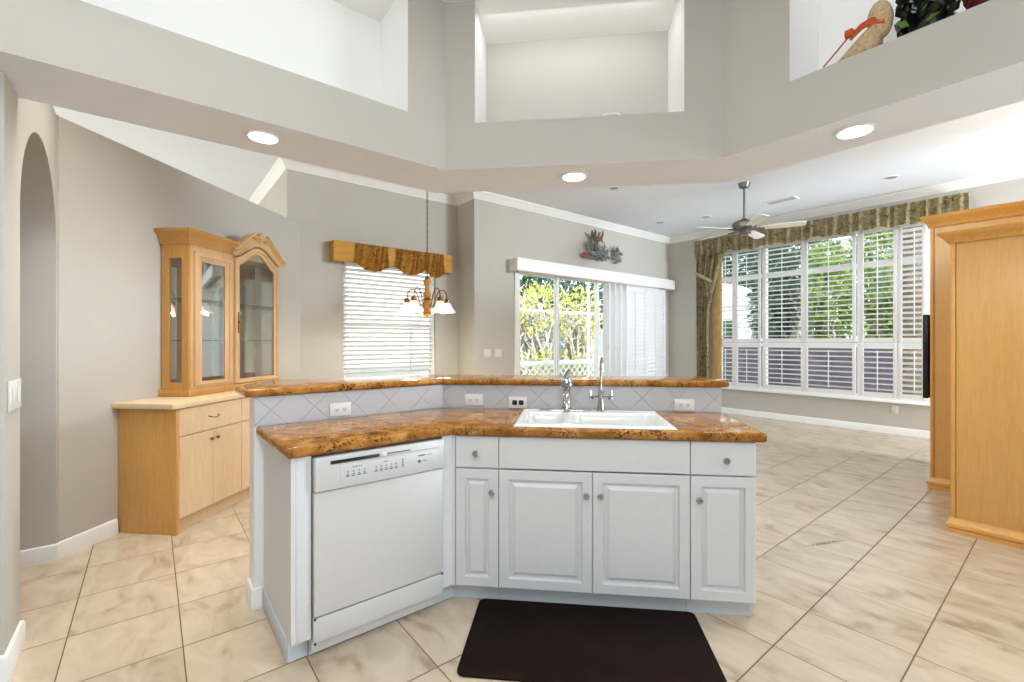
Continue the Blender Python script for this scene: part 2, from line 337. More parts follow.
        if group: o['group'] = group
        return o
def structure(name, mb, mat, **kw): return mb.build(name, mat, kind='structure', **kw)
def text_part(name, txt, size, loc, rot, mat, parent):
    c = bpy.data.curves.new(name, 'FONT'); c.body = txt; c.size = size; c.extrude = .0004; c.align_x = 'CENTER'; c.align_y = 'CENTER'
    t = bpy.data.objects.new(name, c); col.objects.link(t); bpy.context.view_layer.update()
    me = bpy.data.meshes.new_from_object(t.evaluated_get(bpy.context.evaluated_depsgraph_get())); bpy.data.objects.remove(t); bpy.data.curves.remove(c)
    o = bpy.data.objects.new(name, me); col.objects.link(o); me.materials.append(MAT[mat]); o.parent = parent
    o.location = Vector(loc) - BASE[parent.name]; o.rotation_euler = rot; BASE[o.name] = BASE[parent.name]; return o
def rrect(x0, x1, y0, y1, r, n=5):
    P = []
    for cx, cy, a in ((x1-r, y1-r, 0), (x0+r, y1-r, PI/2), (x0+r, y0+r, PI), (x1-r, y0+r, 1.5*PI)):
        P += [(cx+r*math.cos(a+PI/2*k/n), cy+r*math.sin(a+PI/2*k/n)) for k in range(n+1)]
    return P

# ------------------------------------------------------------------ the room shell
CZ = 3.50
structure('floor', MB().prism([(-6, -6), (8.62, -6), (8.62, 5.5), (3.7, 5.5), (3.7, 5.98), (1.3, 5.98), (1.3, 9), (-6, 9)], -.12, 0), 'floor')
structure('ceiling', MB().box(-6, 9.2, -6, 5.95, CZ, CZ+.15).box(-6, 1.42, 5.95, 9.2, CZ, CZ+.15).box(1.42, 4.1, 5.95, 6.5, CZ, CZ+.15), 'ceil')
def wall_y(y0, y1, x0, x1, holes, z1=CZ):       # wall in a Y plane with rectangular holes
    m = MB(); xs = sorted(holes); cur = x0
    for a, b, h0, h1 in xs:
        m.box(cur, a, y0, y1, 0, z1)
        if h0 > 0: m.box(a, b, y0, y1, 0, h0)
        m.box(a, b, y0, y1, h1, z1); cur = b
    m.box(cur, x1, y0, y1, 0, z1); return m
structure('wall_nook', wall_y(5.86, 6.0, 1.26, 3.75, [(1.92, 3.24, .80, 2.38)]), 'wall')
structure('wall_nook_return', MB().box(1.26, 1.40, 6.0, 9, 0, CZ), 'wall')
structure('wall_jog', MB().box(3.61, 3.75, 5.40, 5.86, 0, CZ), 'wall')
structure('wall_patio', wall_y(5.40, 5.55, 3.75, 8.64, [(4.43, 8.25, 0, 2.50)]), 'wall')
m = MB(); m.box(8.5, 8.64, -4, 1.33, 0, CZ).box(8.5, 8.64, 4.35, 5.40, 0, CZ).box(8.5, 8.64, 1.33, 4.35, 0, .50).box(8.5, 8.64, 1.33, 4.35, 3.08, CZ)
structure('wall_right', m, 'wall')
structure('wall_china', MB().box(2.489, 5.162, 3.147, 3.27, 0, 2.77), 'wall', frame='h')
arc = [(3.465+.495*math.cos(a), 1.95+.495*math.sin(a)) for a in [PI*k/24 for k in range(25)]]
poly = [(2.69, 0), (2.69, 2.44), (2.93, 2.44), (2.93, 2.77), (3.99, 2.77), (3.99, 0), (3.96, 0)] + arc + [(2.97, 0)]
structure('wall_left', MB().prism(poly, -.66, -.46, axis='x'), 'wall')
structure('wall_hall', MB().box(-3, -.45, 3.98, 4.1, 0, 2.77).box(-3.1, -3, 1, 4.1, 0, 2.77).box(-3, -.67, 1, 3.98, 2.66, 2.77).box(-3, -.67, 2.4, 2.55, 0, 2.66), 'wall')  # hall wall; unseen end, side and low ceiling added to keep it dark
structure('wall_back_blocker', MB().box(-3.2, 3.2, -3.1, -3.0, 0, CZ).box(3.1, 3.2, -4.1, -3.1, 0, CZ).box(3.1, 3.2, -3.0, -1.2, 0, CZ).box(3.1, 8.64, -4.1, -4.0, 0, CZ).box(-3.2, -3.1, -3.0, 2.5, 0, CZ), 'wall')  # unseen walls added to hold back sky light and shield the kitchen
# plant-shelf soffit ring round the kitchen
IN = [(-5, 2.51), (1.46, 2.51), (2.64, 1.33), (2.64, -4)]; OUT = [(-5, 2.94), (1.63, 2.94), (3.07, 1.50), (3.07, -4)]
m = MB()
def quad(m, a, b, z0, z1): m.face([m.bm.verts.new((a[0], a[1], z0)), m.bm.verts.new((b[0], b[1], z0)), m.bm.verts.new((b[0], b[1], z1)), m.bm.verts.new((a[0], a[1], z1))])
def lerp(a, b, t): return (a[0]+(b[0]-a[0])*t, a[1]+(b[1]-a[1])*t)
SILL, HEAD = 2.73, CZ-.002
def inner_face(m, a, b, t0, t1):
    p, q = lerp(a, b, t0), lerp(a, b, t1)
    quad(m, a, p, 2.44, CZ); quad(m, q, b, 2.44, CZ); quad(m, p, q, 2.44, SILL)
L0 = 6.46
NICHE = []
inner_face(m, IN[0], IN[1], (5-.38)/L0, (5+1.202)/L0); NICHE.append(((-.38, 2.51), (1.202, 2.51), (-.38, 2.935), (1.202, 2.935)))
LD = math.hypot(1.18, 1.18); t0, t1 = (-.554+.742)/LD, (.715+.742)/LD
inner_face(m, IN[1], IN[2], t0, t1); p, q = lerp(IN[1], IN[2], t0), lerp(IN[1], IN[2], t1); k = .43/S2; NICHE.append((p, q, (p[0]+k, p[1]+k), (q[0]+k, q[1]+k)))
inner_face(m, IN[2], IN[3], (1.33-.964)/5.33, (1.33+.7)/5.33); NICHE.append(((2.64, .964), (2.64, -.7), (3.065, .964), (3.065, -.7)))
for a, b in zip(OUT, OUT[1:]): quad(m, a, b, 2.44, CZ)
structure('wall_soffit', m, 'wall', smooth=20)
m = MB()
for (a, b), (c, d) in zip(zip(IN, IN[1:]), zip(OUT, OUT[1:])): m.face([m.bm.verts.new((p[0], p[1], 2.44)) for p in (a, b, d, c)])
structure('ceiling_soffit', m, 'ceil', smooth=20)
m = MB()
for p, q, pb, qb in NICHE:
    quad(m, pb, qb, SILL, HEAD); quad(m, p, pb, SILL, HEAD); quad(m, q, qb, SILL, HEAD)
    for z in (SILL, HEAD): m.face([m.bm.verts.new((v[0], v[1], z)) for v in (p, q, qb, pb)])
structure('wall_niche', m, 'niche', smooth=20)

CROWN = [(0, -.12), (.012, -.12), (.018, -.10), (.045, -.075), (.062, -.04), (.085, -.022), (.092, 0), (0, 0)]
structure('trim_1', MB().sweep([(1.26, 9), (1.26, 5.86), (3.61, 5.86), (3.61, 5.40), (8.5, 5.40), (8.5, -4)], [(o, CZ+z*.9) for o, z in CROWN]), 'trim')
BB = [(0, 0), (.016, 0), (.016, .085), (.010, .10), (0, .105)]
structure('baseboard_right', MB().sweep([(8.25, 5.40), (8.5, 5.40), (8.5, -4)], BB), 'trim')
structure('baseboard_nook', MB().sweep([(1.42, 5.86), (3.61, 5.86), (3.61, 5.40), (4.40, 5.40)], BB), 'trim')
h2w = lambda t, y: ((t-y)/S2, (t+y)/S2)
structure('baseboard_left', MB().sweep([(-.655, 3.96), (-.459, 3.96), (-.447, 3.987), h2w(2.875, 3.1465)], BB), 'trim')
structure('baseboard_column', MB().sweep([(-.66, 2.69), (-.46, 2.69), (-.46, 2.97), (-.66, 2.97)], [(o if o else 0, z) for o, z in BB]), 'trim')

# window in the nook
m = MB(); m.ring([(1.92, .80), (3.24, .80), (3.24, 2.38), (1.92, 2.38)], [(1.97, .85), (3.19, .85), (3.19, 2.33), (1.97, 2.33)], 5.90, 5.96).box(1.97, 3.19, 5.91, 5.95, 1.55, 1.60)
w1 = structure('window_1', m, 'trim'); MB().box(1.97, 3.19, 5.928, 5.932, .85, 2.33).build('pane', 'glass', w1)
# the three-unit picture window of the family room
m = MB(); HY = [(1.33, 2.12), (2.16, 3.51), (3.55, 4.35)]
m.ring([(1.33, .50), (4.35, .50), (4.35, 3.08), (1.33, 3.08)], [(1.36, .54), (4.32, .54), (4.32, 3.04), (1.36, 3.04)], 8.54, 8.64, axis='x')
m.box(8.54, 8.64, 2.11, 2.17, .54, 3.04).box(8.54, 8.64, 3.50, 3.56, .54, 3.04).box(8.58, 8.63, 1.36, 4.32, 2.50, 2.56).box(8.58, 8.63, 1.36, 4.32, 1.27, 1.33)
w2 = structure('window_2', m, 'trim'); MB().box(8.603, 8.607, 1.36, 4.32, .54, 3.04).build('pane', 'glass', w2)
structure('trim_2', MB().ring([(1.30, .47), (4.38, .47), (4.38, 3.11), (1.30, 3.11)], [(1.352, .52), (4.328, .52), (4.328, 3.06), (1.352, 3.06)], 8.465, 8.50, axis='x').box(8.43, 8.5, 1.29, 4.39, .46, .50, .004), 'trim')

# sliding patio door
m = MB(); m.ring([(4.43, 0), (8.25, 0), (8.25, 2.50), (4.43, 2.50)], [(4.47, .02), (8.21, .02), (8.21, 2.46), (4.47, 2.46)], 5.42, 5.54)
d1 = structure('door_1', m, 'trim')
def slide_panel(x0, x1, y):
    p = MB().ring([(x0, .02), (x1, .02), (x1, 2.46), (x0, 2.46)], [(x0+.055, .12), (x1-.055, .12), (x1-.055, 2.40), (x0+.055, 2.40)], y, y+.035).build('door_panel', 'trim', d1)
    MB().box(x0+.055, x1-.055, y+.015, y+.019, .12, 2.40).build('pane', 'glass', p); return p
slide_panel(4.44, 5.35, 5.50); pa = slide_panel(5.30, 6.32, 5.46); slide_panel(6.26, 7.27, 5.42); slide_panel(7.22, 8.21, 5.46)
MB().tube([(6.28, 5.452, .95), (6.28, 5.425, .97), (6.28, 5.425, 1.22), (6.28, 5.452, 1.24)], .008).build('door_handle', 'nickel', pa)
structure('trim_3', MB().box(4.34, 4.43, 5.375, 5.40, 0, 2.40, .004).box(8.25, 8.33, 5.375, 5.40, 0, 2.40, .004), 'trim')

# ------------------------------------------------------------------ island
FY, FD = 2.03, 3.245/S2          # cabinet fronts: Y plane of the left run, depth of the diagonal run
structure('wall_island', MB().prism([(.41, 2.62), (1.50, 2.62), (2.735, 1.385), (2.827, 1.477), (1.554, 2.75), (.41, 2.75)], 0, 1.075), 'trim')
structure('wall_backsplash', MB().prism([(.411, 2.612), (1.497, 2.612), (1.50, 2.62), (.411, 2.62)], .925, 1.075), 'splash_x')
structure('wall_backsplash', MB().prism([(1.497, 2.612), (2.732, 1.377), (2.735, 1.385), (1.50, 2.62)], .925, 1.075), 'splash_d')
structure('baseboard_island', MB().sweep([(.445, 2.62), (.41, 2.62), (.41, 2.75), (1.55, 2.75)][::-1], [(0, 0), (.016, 0), (.016, .085), (.010, .10), (0, .105)]), 'trim')

# counter and bar tops
def slab(poly, z0, z1, hole=None, bev=.016):
    m = MB(); bm = m.bm; lo = [bm.verts.new((x, y, z0)) for x, y in poly]; n = len(poly)
    if not hole: m.bm.free(); return MB().prism(poly, z0, z1, bev, 4)
    hi = [bm.verts.new((x, y, z1)) for x, y in poly]; hl = [bm.verts.new((x, y, z0)) for x, y in hole]; hh = [bm.verts.new((x, y, z1)) for x, y in hole]
    side = []
    for a, b in ((lo, hi), (hl, hh)):
        k = len(a)
        for i in range(k): side.append(m.face([a[i], a[(i+1) % k], b[(i+1) % k], b[i]]))
    for o, h in ((lo, hl), (hi, hh)):
        es = [bm.edges.get((L[i], L[(i+1) % len(L)])) for L in (o, h) for i in range(len(L))]
        bmesh.ops.triangle_fill(bm, use_beauty=True, use_dissolve=False, edges=es)
    bmesh.ops.recalc_face_normals(bm, faces=bm.faces[:])
    es = [bm.edges.get((L[i], L[(i+1) % n])) for L in (lo, hi) for i in range(n)]
    bmesh.ops.bevel(bm, geom=[e for e in es if e], offset=bev, segments=4, affect='EDGES', profile=.5)
    return m
d2w = lambda t, d: ((t+d)/S2, (d-t)/S2)
cp = [(.432, 2.004), (1.2035, 2.004), d2w(.955, 2.268), d2w(.965, 2.905), (1.494, 2.6115), (.418, 2.6115)]
hole = [d2w(-.225, 2.335), d2w(.525, 2.335), d2w(.525, 2.70), d2w(-.225, 2.70)]
slab(cp, .877, .925, hole).build('countertop', 'granite', base=(1.4, 2.1, .877), label='long angled gold-brown granite worktop with the white sink set in it', cat='countertop')
bp = [(.365, 2.588), (1.487, 2.588), d2w(.996, 2.881), d2w(1.02, 3.235), (1.625, 2.95), (.98, 2.90), (.62, 3.22), (.355, 2.84)]
slab(bp, 1.077, 1.117).build('bar_top', 'granite', base=(1.4, 2.8, 1.077), label='raised gold-brown granite bar ledge along the top of the island half wall', cat='bar top')

# end panel at the left of the dishwasher
t = thing('cabinet_end_panel', 'white panel and stile closing the island end left of the dishwasher', 'cabinet panel', (.49, 2.3, 0))
MB().prism([(2.032, .10), (2.095, .10), (2.095, 0), (2.608, 0), (2.608, .876), (2.032, .876)], .452, .470, axis='x').build('side_panel', 'cab', t)
MB().box(.446, .4515, 2.095, 2.602, .0005, .10, .001).build('toe_strip', 'toe', t)
MB().box(.4705, .531, 2.03, 2.05, .10, .876, .002).box(.472, .531, 2.055, 2.60, .10, .874).build('stile', 'cab', t)
MB().box(.4525, .531, 2.09, 2.0945, 0, .099).build('toe_kick', 'toe', t)

# dishwasher
t = thing('dishwasher', 'white built-in dishwasher with a push-button strip between end panel and corner', 'dishwasher', (.845, 2.3, 0))
MB().box(.54, 1.15, 2.06, 2.58, .02, .868).build('tub', 'dish', t)
MB().box(.537, 1.157, 2.012, 2.058, .192, .718, .005, 3).build('door', 'dish', t)
cpn = MB().box(.537, 1.157, 1.998, 2.058, .722, .866, .006, 3).build('control_panel', 'dish', t, label='upper control strip')
MB().box(.64, 1.125, 1.9955, 2.0005, .742, .822, .002).build('button_plate', 'panelplastic', cpn)
MB().box(.60, .815, 1.993, 2.001, .834, .847, .001).build('handle_slot', 'black', cpn, label='black grip slot')
MB().box(.855, .97, 1.9965, 2.001, .838, .8435, .001).build('vent_slot', 'grey', cpn)
MB().box(.60, 1.13, 1.9975, 1.9985, .8305, .832).build('seam', 'grey', cpn)
MB().lathe([(.011, 0), (.012, .006), (.006, .010)], (.836, 1.999, .84), (0, -1, 0)).build('latch', 'plate', cpn)
for i, x in enumerate([.672, .697, .722, .747, .80, .824, .848, .872, .896]):
    MB().lathe([(.0034, 0), (.003, .002)], (x, 1.9958, .789), (0, -1, 0), 10).build('button', 'grey', cpn)
    MB().box(x-.008, x+.008, 1.9949, 1.9957, .768, .7725).box(x-.005, x+.005, 1.9949, 1.9957, .7755, .779).build('button_caption', 'grey', cpn)
m = MB()
for k in range(5): m.box(.925, .934, 1.9949, 1.9957, .766+k*.009, .771+k*.009)
m.build('indicator_column', 'grey', cpn)
for a, b in ((.69, .735), (.835, .855)): MB().box(a, b, 1.9949, 1.9957, .806, .809).build('group_caption', 'grey', cpn)
m = MB().box(1.01, 1.045, 1.9949, 1.9957, .803, .809).box(1.05, 1.085, 1.9949, 1.9957, .804, .8065).box(1.035, 1.055, 1.9949, 1.9957, .777, .7805)
m.lathe([(.0085, 0), (.008, .001)], (1.015, 1.9957, .779), (0, -1, 0), 14); m.build('maker_mark', 'grey', cpn)
MB().box(.537, 1.157, 2.018, 2.05, .082, .184, .003).build('access_panel', 'dish', t)
for x, z in ((.541, .186), (1.150, .187), (.541, .083)): MB().lathe([(.005, 0), (.005, .004), (.003, .006)], (x, 2.012, z), (0, -1, 0), 10).build('screw', 'black', t)
MB().box(.535, 1.159, 2.085, 2.10, 0, .08).build('toe_kick', 'toe', t)

# inner-corner filler, then the diagonal cabinets
t = thing('corner_filler', 'narrow white filler post in the inner corner of the island', 'cabinet panel', (1.2, 2.1, 0))
a, b = d2w(-.5575, FD), d2w(-.5575, FD+.02)
MB().prism([(1.160, 2.03), (1.2155, 2.03), a, b, (1.222, 2.05), (1.160, 2.05)], .10, .876).build('filler_panel', 'cab', t)
a, b = d2w(-.5575, 2.365), d2w(-.5575, 2.38)
MB().prism([(1.160, 2.085), (1.26, 2.085), a, b, (1.265, 2.10), (1.160, 2.10)], 0, .099).build('toe_kick', 'toe', t)
def base_cabinet(t0, t1, label, doors, drawer, name='base_cabinet'):
    g = .002
    t = thing(name, label, 'cabinet', ((t0+t1)/2, 2.6, 0), 'd', group='white island base cabinets')
    MB().box(t0+.0007, t1-.0007, FD+.021, 2.895 if name == 'base_cabinet' else 2.895, .10, .875 if name == 'base_cabinet' else .70).build('body', 'cab', t)
    if name != 'base_cabinet': [MB().box(a, b, FD+.021, 2.895, .7003, .875).build('side', 'cab', t) for a, b in ((t0+.0007, t0+.018), (t1-.018, t1-.0007))]
    MB().box(t0+.0007, t1-.0007, 2.365, 2.38, 0, .0995).build('toe_kick', 'toe', t)
    dn = 'drawer' if drawer else 'false_front'
    dr = MB().door(t0+g, t1-g, .710, .872, FD, .02, ((0, .003), (.003, 0))).build(dn, 'cab', t)
    if drawer: MB().knob(drawer, FD, .786).build('knob', 'nickel', dr, label='round brushed nickel knob')
    for x0, x1, kx in doors:
        st = ((0, .003), (.003, 0), (.048, 0), (.054, .014), (.066, .014), (.084, .003)) if x1-x0 > .35 else ((0, .003), (.003, 0), (.048, 0), (.053, .014), (.062, .014), (.078, .003))
        d = MB().door(x0+g, x1-g, .100, .702, FD, .02, st).build('door', 'cab', t, smooth=8)
        MB().knob(kx, FD, .592).build('knob', 'nickel', d, label='round brushed nickel knob')
    return t
base_cabinet(-.557, -.33, 'narrow white cabinet with one drawer and door left of the sink cabinet', [(-.557, -.33, -.364)], -.447)
base_cabinet(-.33, .613, 'wide white two-door cabinet under the sink', [(-.33, .142, .110), (.142, .613, .181)], None, 'sink_cabinet')
base_cabinet(.613, .918, 'white cabinet with one drawer and door at the right end of the island', [(.613, .918, .651)], .775)

# sink
t0, t1, a0, a1 = -.255, .555, 2.292, 2.835
def sstep(x): x = max(0, min(1, x)); return x*x*(3-2*x)
def bowl(x, y, x0, x1, y0, y1, r=.06, w=.035):
    dx = abs(x-(x0+x1)/2)-(x1-x0)/2+r; dy = abs(y-(y0+y1)/2)-(y1-y0)/2+r
    d = math.hypot(max(dx, 0), max(dy, 0))+min(max(dx, dy), 0)-r
    return sstep(-d/w)
def sinkz(x, y):
    z = .938; e = min(x-t0, t1-x, y-a0, a1-y); z -= .012*(1-sstep(e/.014))
    return z-.17*max(bowl(x, y, t0+.035, .012, a0+.04, a1-.13), bowl(x, y, .048, t1-.035, a0+.04, a1-.13))-.05*bowl(x, y, -.02, .08, a0+.06, a1-.15, .03, .02)*(1-max(bowl(x, y, t0+.035, .012, a0+.04, a1-.13), bowl(x, y, .048, t1-.035, a0+.04, a1-.13)))
t = thing('kitchen_sink', 'white enamel double-bowl drop-in sink in the granite worktop', 'sink', ((t0+t1)/2, 2.55, .926), 'd')
MB().sheet(lambda u, v: (t0+u*(t1-t0), a0+v*(a1-a0), sinkz(t0+u*(t1-t0), a0+v*(a1-a0))), 130, 84).build('basin', 'sink', t, smooth=60)
for x in (-.10, .28):
    MB().lathe([(.045, 0), (.045, .003), (.032, .004), (.03, .001), (.012, .001)], (x, 2.51, .7685)).build('drain', 'chrome', t)
text_part('maker_mark', 'oOo', .022, (.30, 2.701, .892), (math.radians(78), 0, 0), 'grey', t)

# faucets
t = thing('kitchen_faucet', 'chrome single-lever faucet on a long plate behind the sink', 'faucet', (.018, 2.775, .939), 'd')
MB().prism(rrect(-.15, .165, 2.748, 2.805, .027), .939, .946, .003, 2).build('deck_plate', 'chrome', t)
MB().lathe([(.033, 0), (.030, .012), (.024, .03), (.021, .08), (.022, .115), (.026, .13)], (.018, 2.775, .946)).build('body', 'chrome', t)
MB().lathe([(.024, 0), (.036, .012), (.038, .03), (.033, .05), (.024, .066), (.012, .075)], (.018, 2.772, 1.074)).build('valve_dome', 'chrome', t)
MB().tube([(.018, 2.76, 1.04), (.018, 2.70, 1.055), (.018, 2.63, 1.045), (.018, 2.58, 1.00), (.018, 2.57, .972)], [.02, .022, .022, .022, .02], 14).build('spout', 'chrome', t)
MB().tube([(.014, 2.772, 1.13), (.018, 2.764, 1.155), (.030, 2.75, 1.18), (.040, 2.742, 1.19)], [.020, .016, .012, .007], 12).build('lever', 'chrome', t)
t = thing('bridge_faucet', 'slim chrome filter faucet with two cross levers and tall spout right of main faucet', 'faucet', (.222, 2.775, .939), 'd')
MB().lathe([(.028, 0), (.028, .004), (.022, .008), (.019, .04), (.013, .085), (.017, .1), (.017, .118), (.008, .128)], (.222, 2.775, .939)).build('body', 'chrome', t)
for s in (-1, 1):
    h = MB().tube([(.222, 2.775, 1.026), (.222+s*.045, 2.775, 1.026), (.222+s*.068, 2.775, 1.026)], [.007, .007, .009], 10).build('valve', 'chrome', t)
    MB().tube([(.222+s*.062, 2.775, 1.012), (.222+s*.062, 2.775, 1.062)], [.006, .005], 10).tube([(.222+s*.05, 2.775, 1.026), (.222+s*.05, 2.775, 1.010)], .008, 8).build('lever', 'chrome', h)
pts = [(.222, 2.775, 1.06), (.222, 2.775, 1.20)] + [(.222, 2.775-.06+.06*math.cos(a), 1.20+.06*math.sin(a)) for a in [PI*k/8 for k in range(1, 9)]] + [(.222, 2.655, 1.185)]
MB().tube(pts, .0065, 10).build('spout', 'chrome', t)

# outlets on the tiled ledge
def outlet(x, y, z, label, frame='w', dark=False, vertical=False, d=-1, w=.118, h=.074, group='outlets on the tiled ledge'):
    t = thing('wall_outlet', label, 'outlet', (x, y, z), frame, group)
    if vertical: w, h = h, w
    MB().box(x-w/2, x+w/2, y-.007, y-.0005, z-h/2, z+h/2, .003).build('cover_plate', 'plate', t)
    for s in (-1, 1):
        cx, cz = (x+s*.021, z) if not vertical else (x, z+s*.021)
        r = MB().prism(rrect(cx-.0155, cx+.0155, cz-.0155, cz+.0155, .007, 4), y-.0095, y-.0065, axis='y').build('receptacle', 'black' if dark else 'plate', t)
        MB().box(cx-.007, cx-.0045, y-.0105, y-.009, cz-.006, cz+.005).box(cx+.0045, cx+.007, y-.0105, y-.009, cz-.005, cz+.005).lathe([(.0028, 0), (.0028, .002)], (cx, y-.009, cz-.009), (0, -1, 0), 8).build('slot', 'black', r)
    return t
SY, SD = 2.612, 4.1085/S2
outlet(.838, SY, .975, 'white horizontal outlet on the tiled ledge above the dishwasher')
outlet(-.579, SD, .978, 'white horizontal outlet on the tiled ledge just right of the corner', 'd')
outlet(-.292, SD, .965, 'outlet with two dark sockets on the tiled ledge left of the sink', 'd', dark=True)
outlet(.739, SD, .966, 'white horizontal outlet on the tiled ledge right of the sink', 'd')

# floor mat
t = MB().prism(rrect(-.437, .645, 1.80, 2.352, .035, 6), .0005, .011, .004, 2).build('floor_mat', 'mat', base=(.1, 2.08, .0005), frame='d', label='dark brown rubber mat on the floor in front of the sink', cat='mat')

# ------------------------------------------------------------------ china buffet and display hutch
HW = 3.147-.002; BFy = 3.80/S2
t = thing('buffet_cabinet', 'long maple buffet cabinet standing against the partition under the display hutch', 'cabinet', (3.8, 2.95, 0), 'h')
MB().box(2.885, 2.905, BFy, HW, 0.0, .885, .001).build('side_panel', 'maple_shaded_side', t, label='side panel with its shade painted into the honey colour')
MB().box(2.906, 4.78, BFy+.021, HW, .10, .884).build('carcass', 'maple', t)
MB().box(2.906, 4.78, BFy+.045, BFy+.06, 0, .099).build('toe_kick', 'maple', t)
MB().prism([(2.84, HW), (2.84, BFy-.012), (2.852, BFy-.024), (4.80, BFy-.024), (4.80, HW)], .886, .925, .004, 2).build('top', 'maple', t)
for k in range(3):
    x0 = 2.909+k*.624; x1 = x0+.62
    d = MB().door(x0, x1, .685, .878, BFy, .02, ((0, .002), (.002, 0))).build('drawer', 'maple', t)
    xm = (x0+x1)/2
    MB().tube([(xm-.045, BFy, .79), (xm-.042, BFy-.02, .784), (xm, BFy-.027, .774), (xm+.042, BFy-.02, .784), (xm+.045, BFy, .79)], .0035, 8).build('pull', 'brass', d, label='curved brass pull')
    for s in (0, 1):
        a = x0+s*(.62/2)+.001; b = a+.308
        dd = MB().door(a, b, .105, .680, BFy, .02, ((0, .002), (.002, 0))).build('door', 'maple', t)
        MB().knob(b-.03 if s == 0 else a+.03, BFy, .615, k=.8).build('knob', 'brass', dd, label='small brass knob')
HZ = .926
t = thing('display_hutch', 'maple china display cabinet with glass doors and arched crown on the buffet', 'china cabinet', (3.8, 3.0, HZ), 'h')
WY = 4.1/S2; L, C0, C1, RX = 3.225, 3.715, 4.315, 4.70
plan = [(L, HW), (L, WY), (C1+.005, WY), (RX, HW)]
MB().prism([(L-.02, HW), (L-.02, WY-.02), (C1+.015, WY-.02), (RX+.02, HW)], HZ, HZ+.055, .006, 2).build('base_moulding', 'maple_dark', t)
MB().box(L+.02, C1, HW-.012, HW, HZ+.056, 2.12).build('back_mirror', 'mirror', t, label='mirrored back')
MB().prism([(L+.001, HW-.013), (L+.001, WY+.022), (C1+.004, WY+.022), (RX-.03, HW-.013)], 2.12, 2.135).build('roof_board', 'maple_hutch', t)
zb, zt = HZ+.056, 2.118
# left side: framed glass
s = MB().ring([(WY+.001, zb), (HW-.014, zb), (HW-.014, zt), (WY+.001, zt)], [(WY+.06, 1.035), (HW-.075, 1.035), (HW-.075, 2.01), (WY+.06, 2.01)], L, L+.02, axis='x').build('side_frame', 'maple_dark', t, label='side frame with its shade painted into the honey colour')
MB().box(L+.008, L+.012, WY+.06, HW-.075, 1.035, 2.01).build('side_glass', 'cabglass', s)
# left wing: stile and glass door
MB().box(L+.0205, L+.046, WY+.001, WY+.021, zb, zt).box(C0-.03, C0-.004, WY+.001, WY+.021, zb, zt).box(L+.047, C0-.031, WY+.001, WY+.021, 2.075, zt).box(L+.047, C0-.031, WY+.001, WY+.021, zb, zb+.02).build('face_frame', 'maple_hutch', t)
def glass_door(name, outer, inner, y, mat='maple_hutch'):
    cx = sum(p[0] for p in inner)/len(inner); cz = sum(p[1] for p in inner)/len(inner)
    sh = lambda k: [(p[0]+(cx-p[0])*k, p[1]+(cz-p[1])*k*.5) for p in outer]
    mid = [((o[0]+i[0])/2, (o[1]+i[1])/2) for o, i in zip(outer, inner)]
    m = MB(); F = lambda lp, d: [(p[0], y+d, p[1]) for p in lp]
    m.loft([F(inner, .02), F(outer, .02), F(outer, -.008), F(mid, -.012), F(mid, -.002), F(inner, .002), F(inner, .02)], False, False)
    d = m.build(name, mat, t); MB().prism(inner, y+.008, y+.012, axis='y').build('pane', 'cabglass', d); return d
R4 = lambda a, b, c, e: [(a, c), (b, c), (b, e), (a, e)]
glass_door('wing_door', R4(L+.05, C0-.034, zb+.022, 2.072), R4(L+.125, C0-.11, 1.035, 2.00), WY-.006)
# centre door with an arched head
cm = (C0+C1)/2
def arch(x0, x1, zl, zp, n=16): return [(x1+(x0-x1)*k/n, zl+(zp-zl)*(.5-.5*math.cos(2*PI*k/n))**.8) for k in range(n+1)]
do = [(C0, zb+.004), (C1, zb+.004)] + arch(C0, C1, 2.10, 2.235); di = [(C0+.055, 1.02), (C1-.055, 1.02)] + arch(C0+.055, C1-.055, 2.045, 2.175)
cd = glass_door('centre_door', do, di, WY-.012)
MB().lathe([(.006, 0), (.006, .01), (.011, .016), (.009, .026)], (C0+.025, WY-.022, 1.53), (0, -1, 0), 12).box(C0+.017, C0+.033, WY-.0265, WY-.022, 1.43, 1.62, .002).build('door_pull', 'brass', cd, label='antique brass drop pull')
# right canted side with a glass strip
def canted(m, u0, u1, z0, z1, dep=.02, off=0.0):
    a = Vector((C1+.004, WY)); b = Vector((RX-.002, HW-.014)); n = Vector((-(b-a).y, (b-a).x)).normalized()
    p0 = a+(b-a)*u0+n*off; p1 = a+(b-a)*u1+n*off; q1 = p1+n*dep; q0 = p0+n*dep
    m.prism([tuple(p0), tuple(p1), tuple(q1), tuple(q0)], z0, z1)
m = MB(); canted(m, 0, .2, zb, zt); canted(m, .8, 1, zb, zt); canted(m, .2, .8, zb, 1.03); canted(m, .2, .8, 2.0, zt); s = m.build('canted_frame', 'maple_hutch', t)
m = MB(); canted(m, .2, .8, 1.03, 2.0, .004, .008); m.build('side_glass', 'cabglass', s)
# shelves, cornice, pediment
for z in (1.36, 1.69): MB().prism([(L+.022, HW-.014), (L+.022, WY+.025), (C1, WY+.025), (RX-.09, HW-.014)], z, z+.008).build('glass_shelf', 'shelfglass', t)
corn = [(0, 2.118), (.008, 2.118), (.010, 2.14), (.022, 2.165), (.026, 2.18), (.048, 2.205), (.055, 2.215), (.055, 2.232), (0, 2.232)]
m = MB(); P = [(C0-.004, WY), (L, WY), (L, HW)]
m.sweep(P[::-1], corn)
m.build('cornice', 'maple_dark', t)
MB().box(L, C0-.004, WY+.001, HW-.002, 2.1355, 2.225).build('cornice_infill', 'maple_dark', t)
top = arch(C0-.05, C1+.09, 2.165, 2.385, 28); low = arch(C0-.02, C1+.03, 2.112, 2.248, 28)
m = MB(); F = lambda lp, y: [(p[0], y, p[1]) for p in lp]
n = len(top); m.prism(top + low[::-1], WY-.02, WY+.05, axis='y')
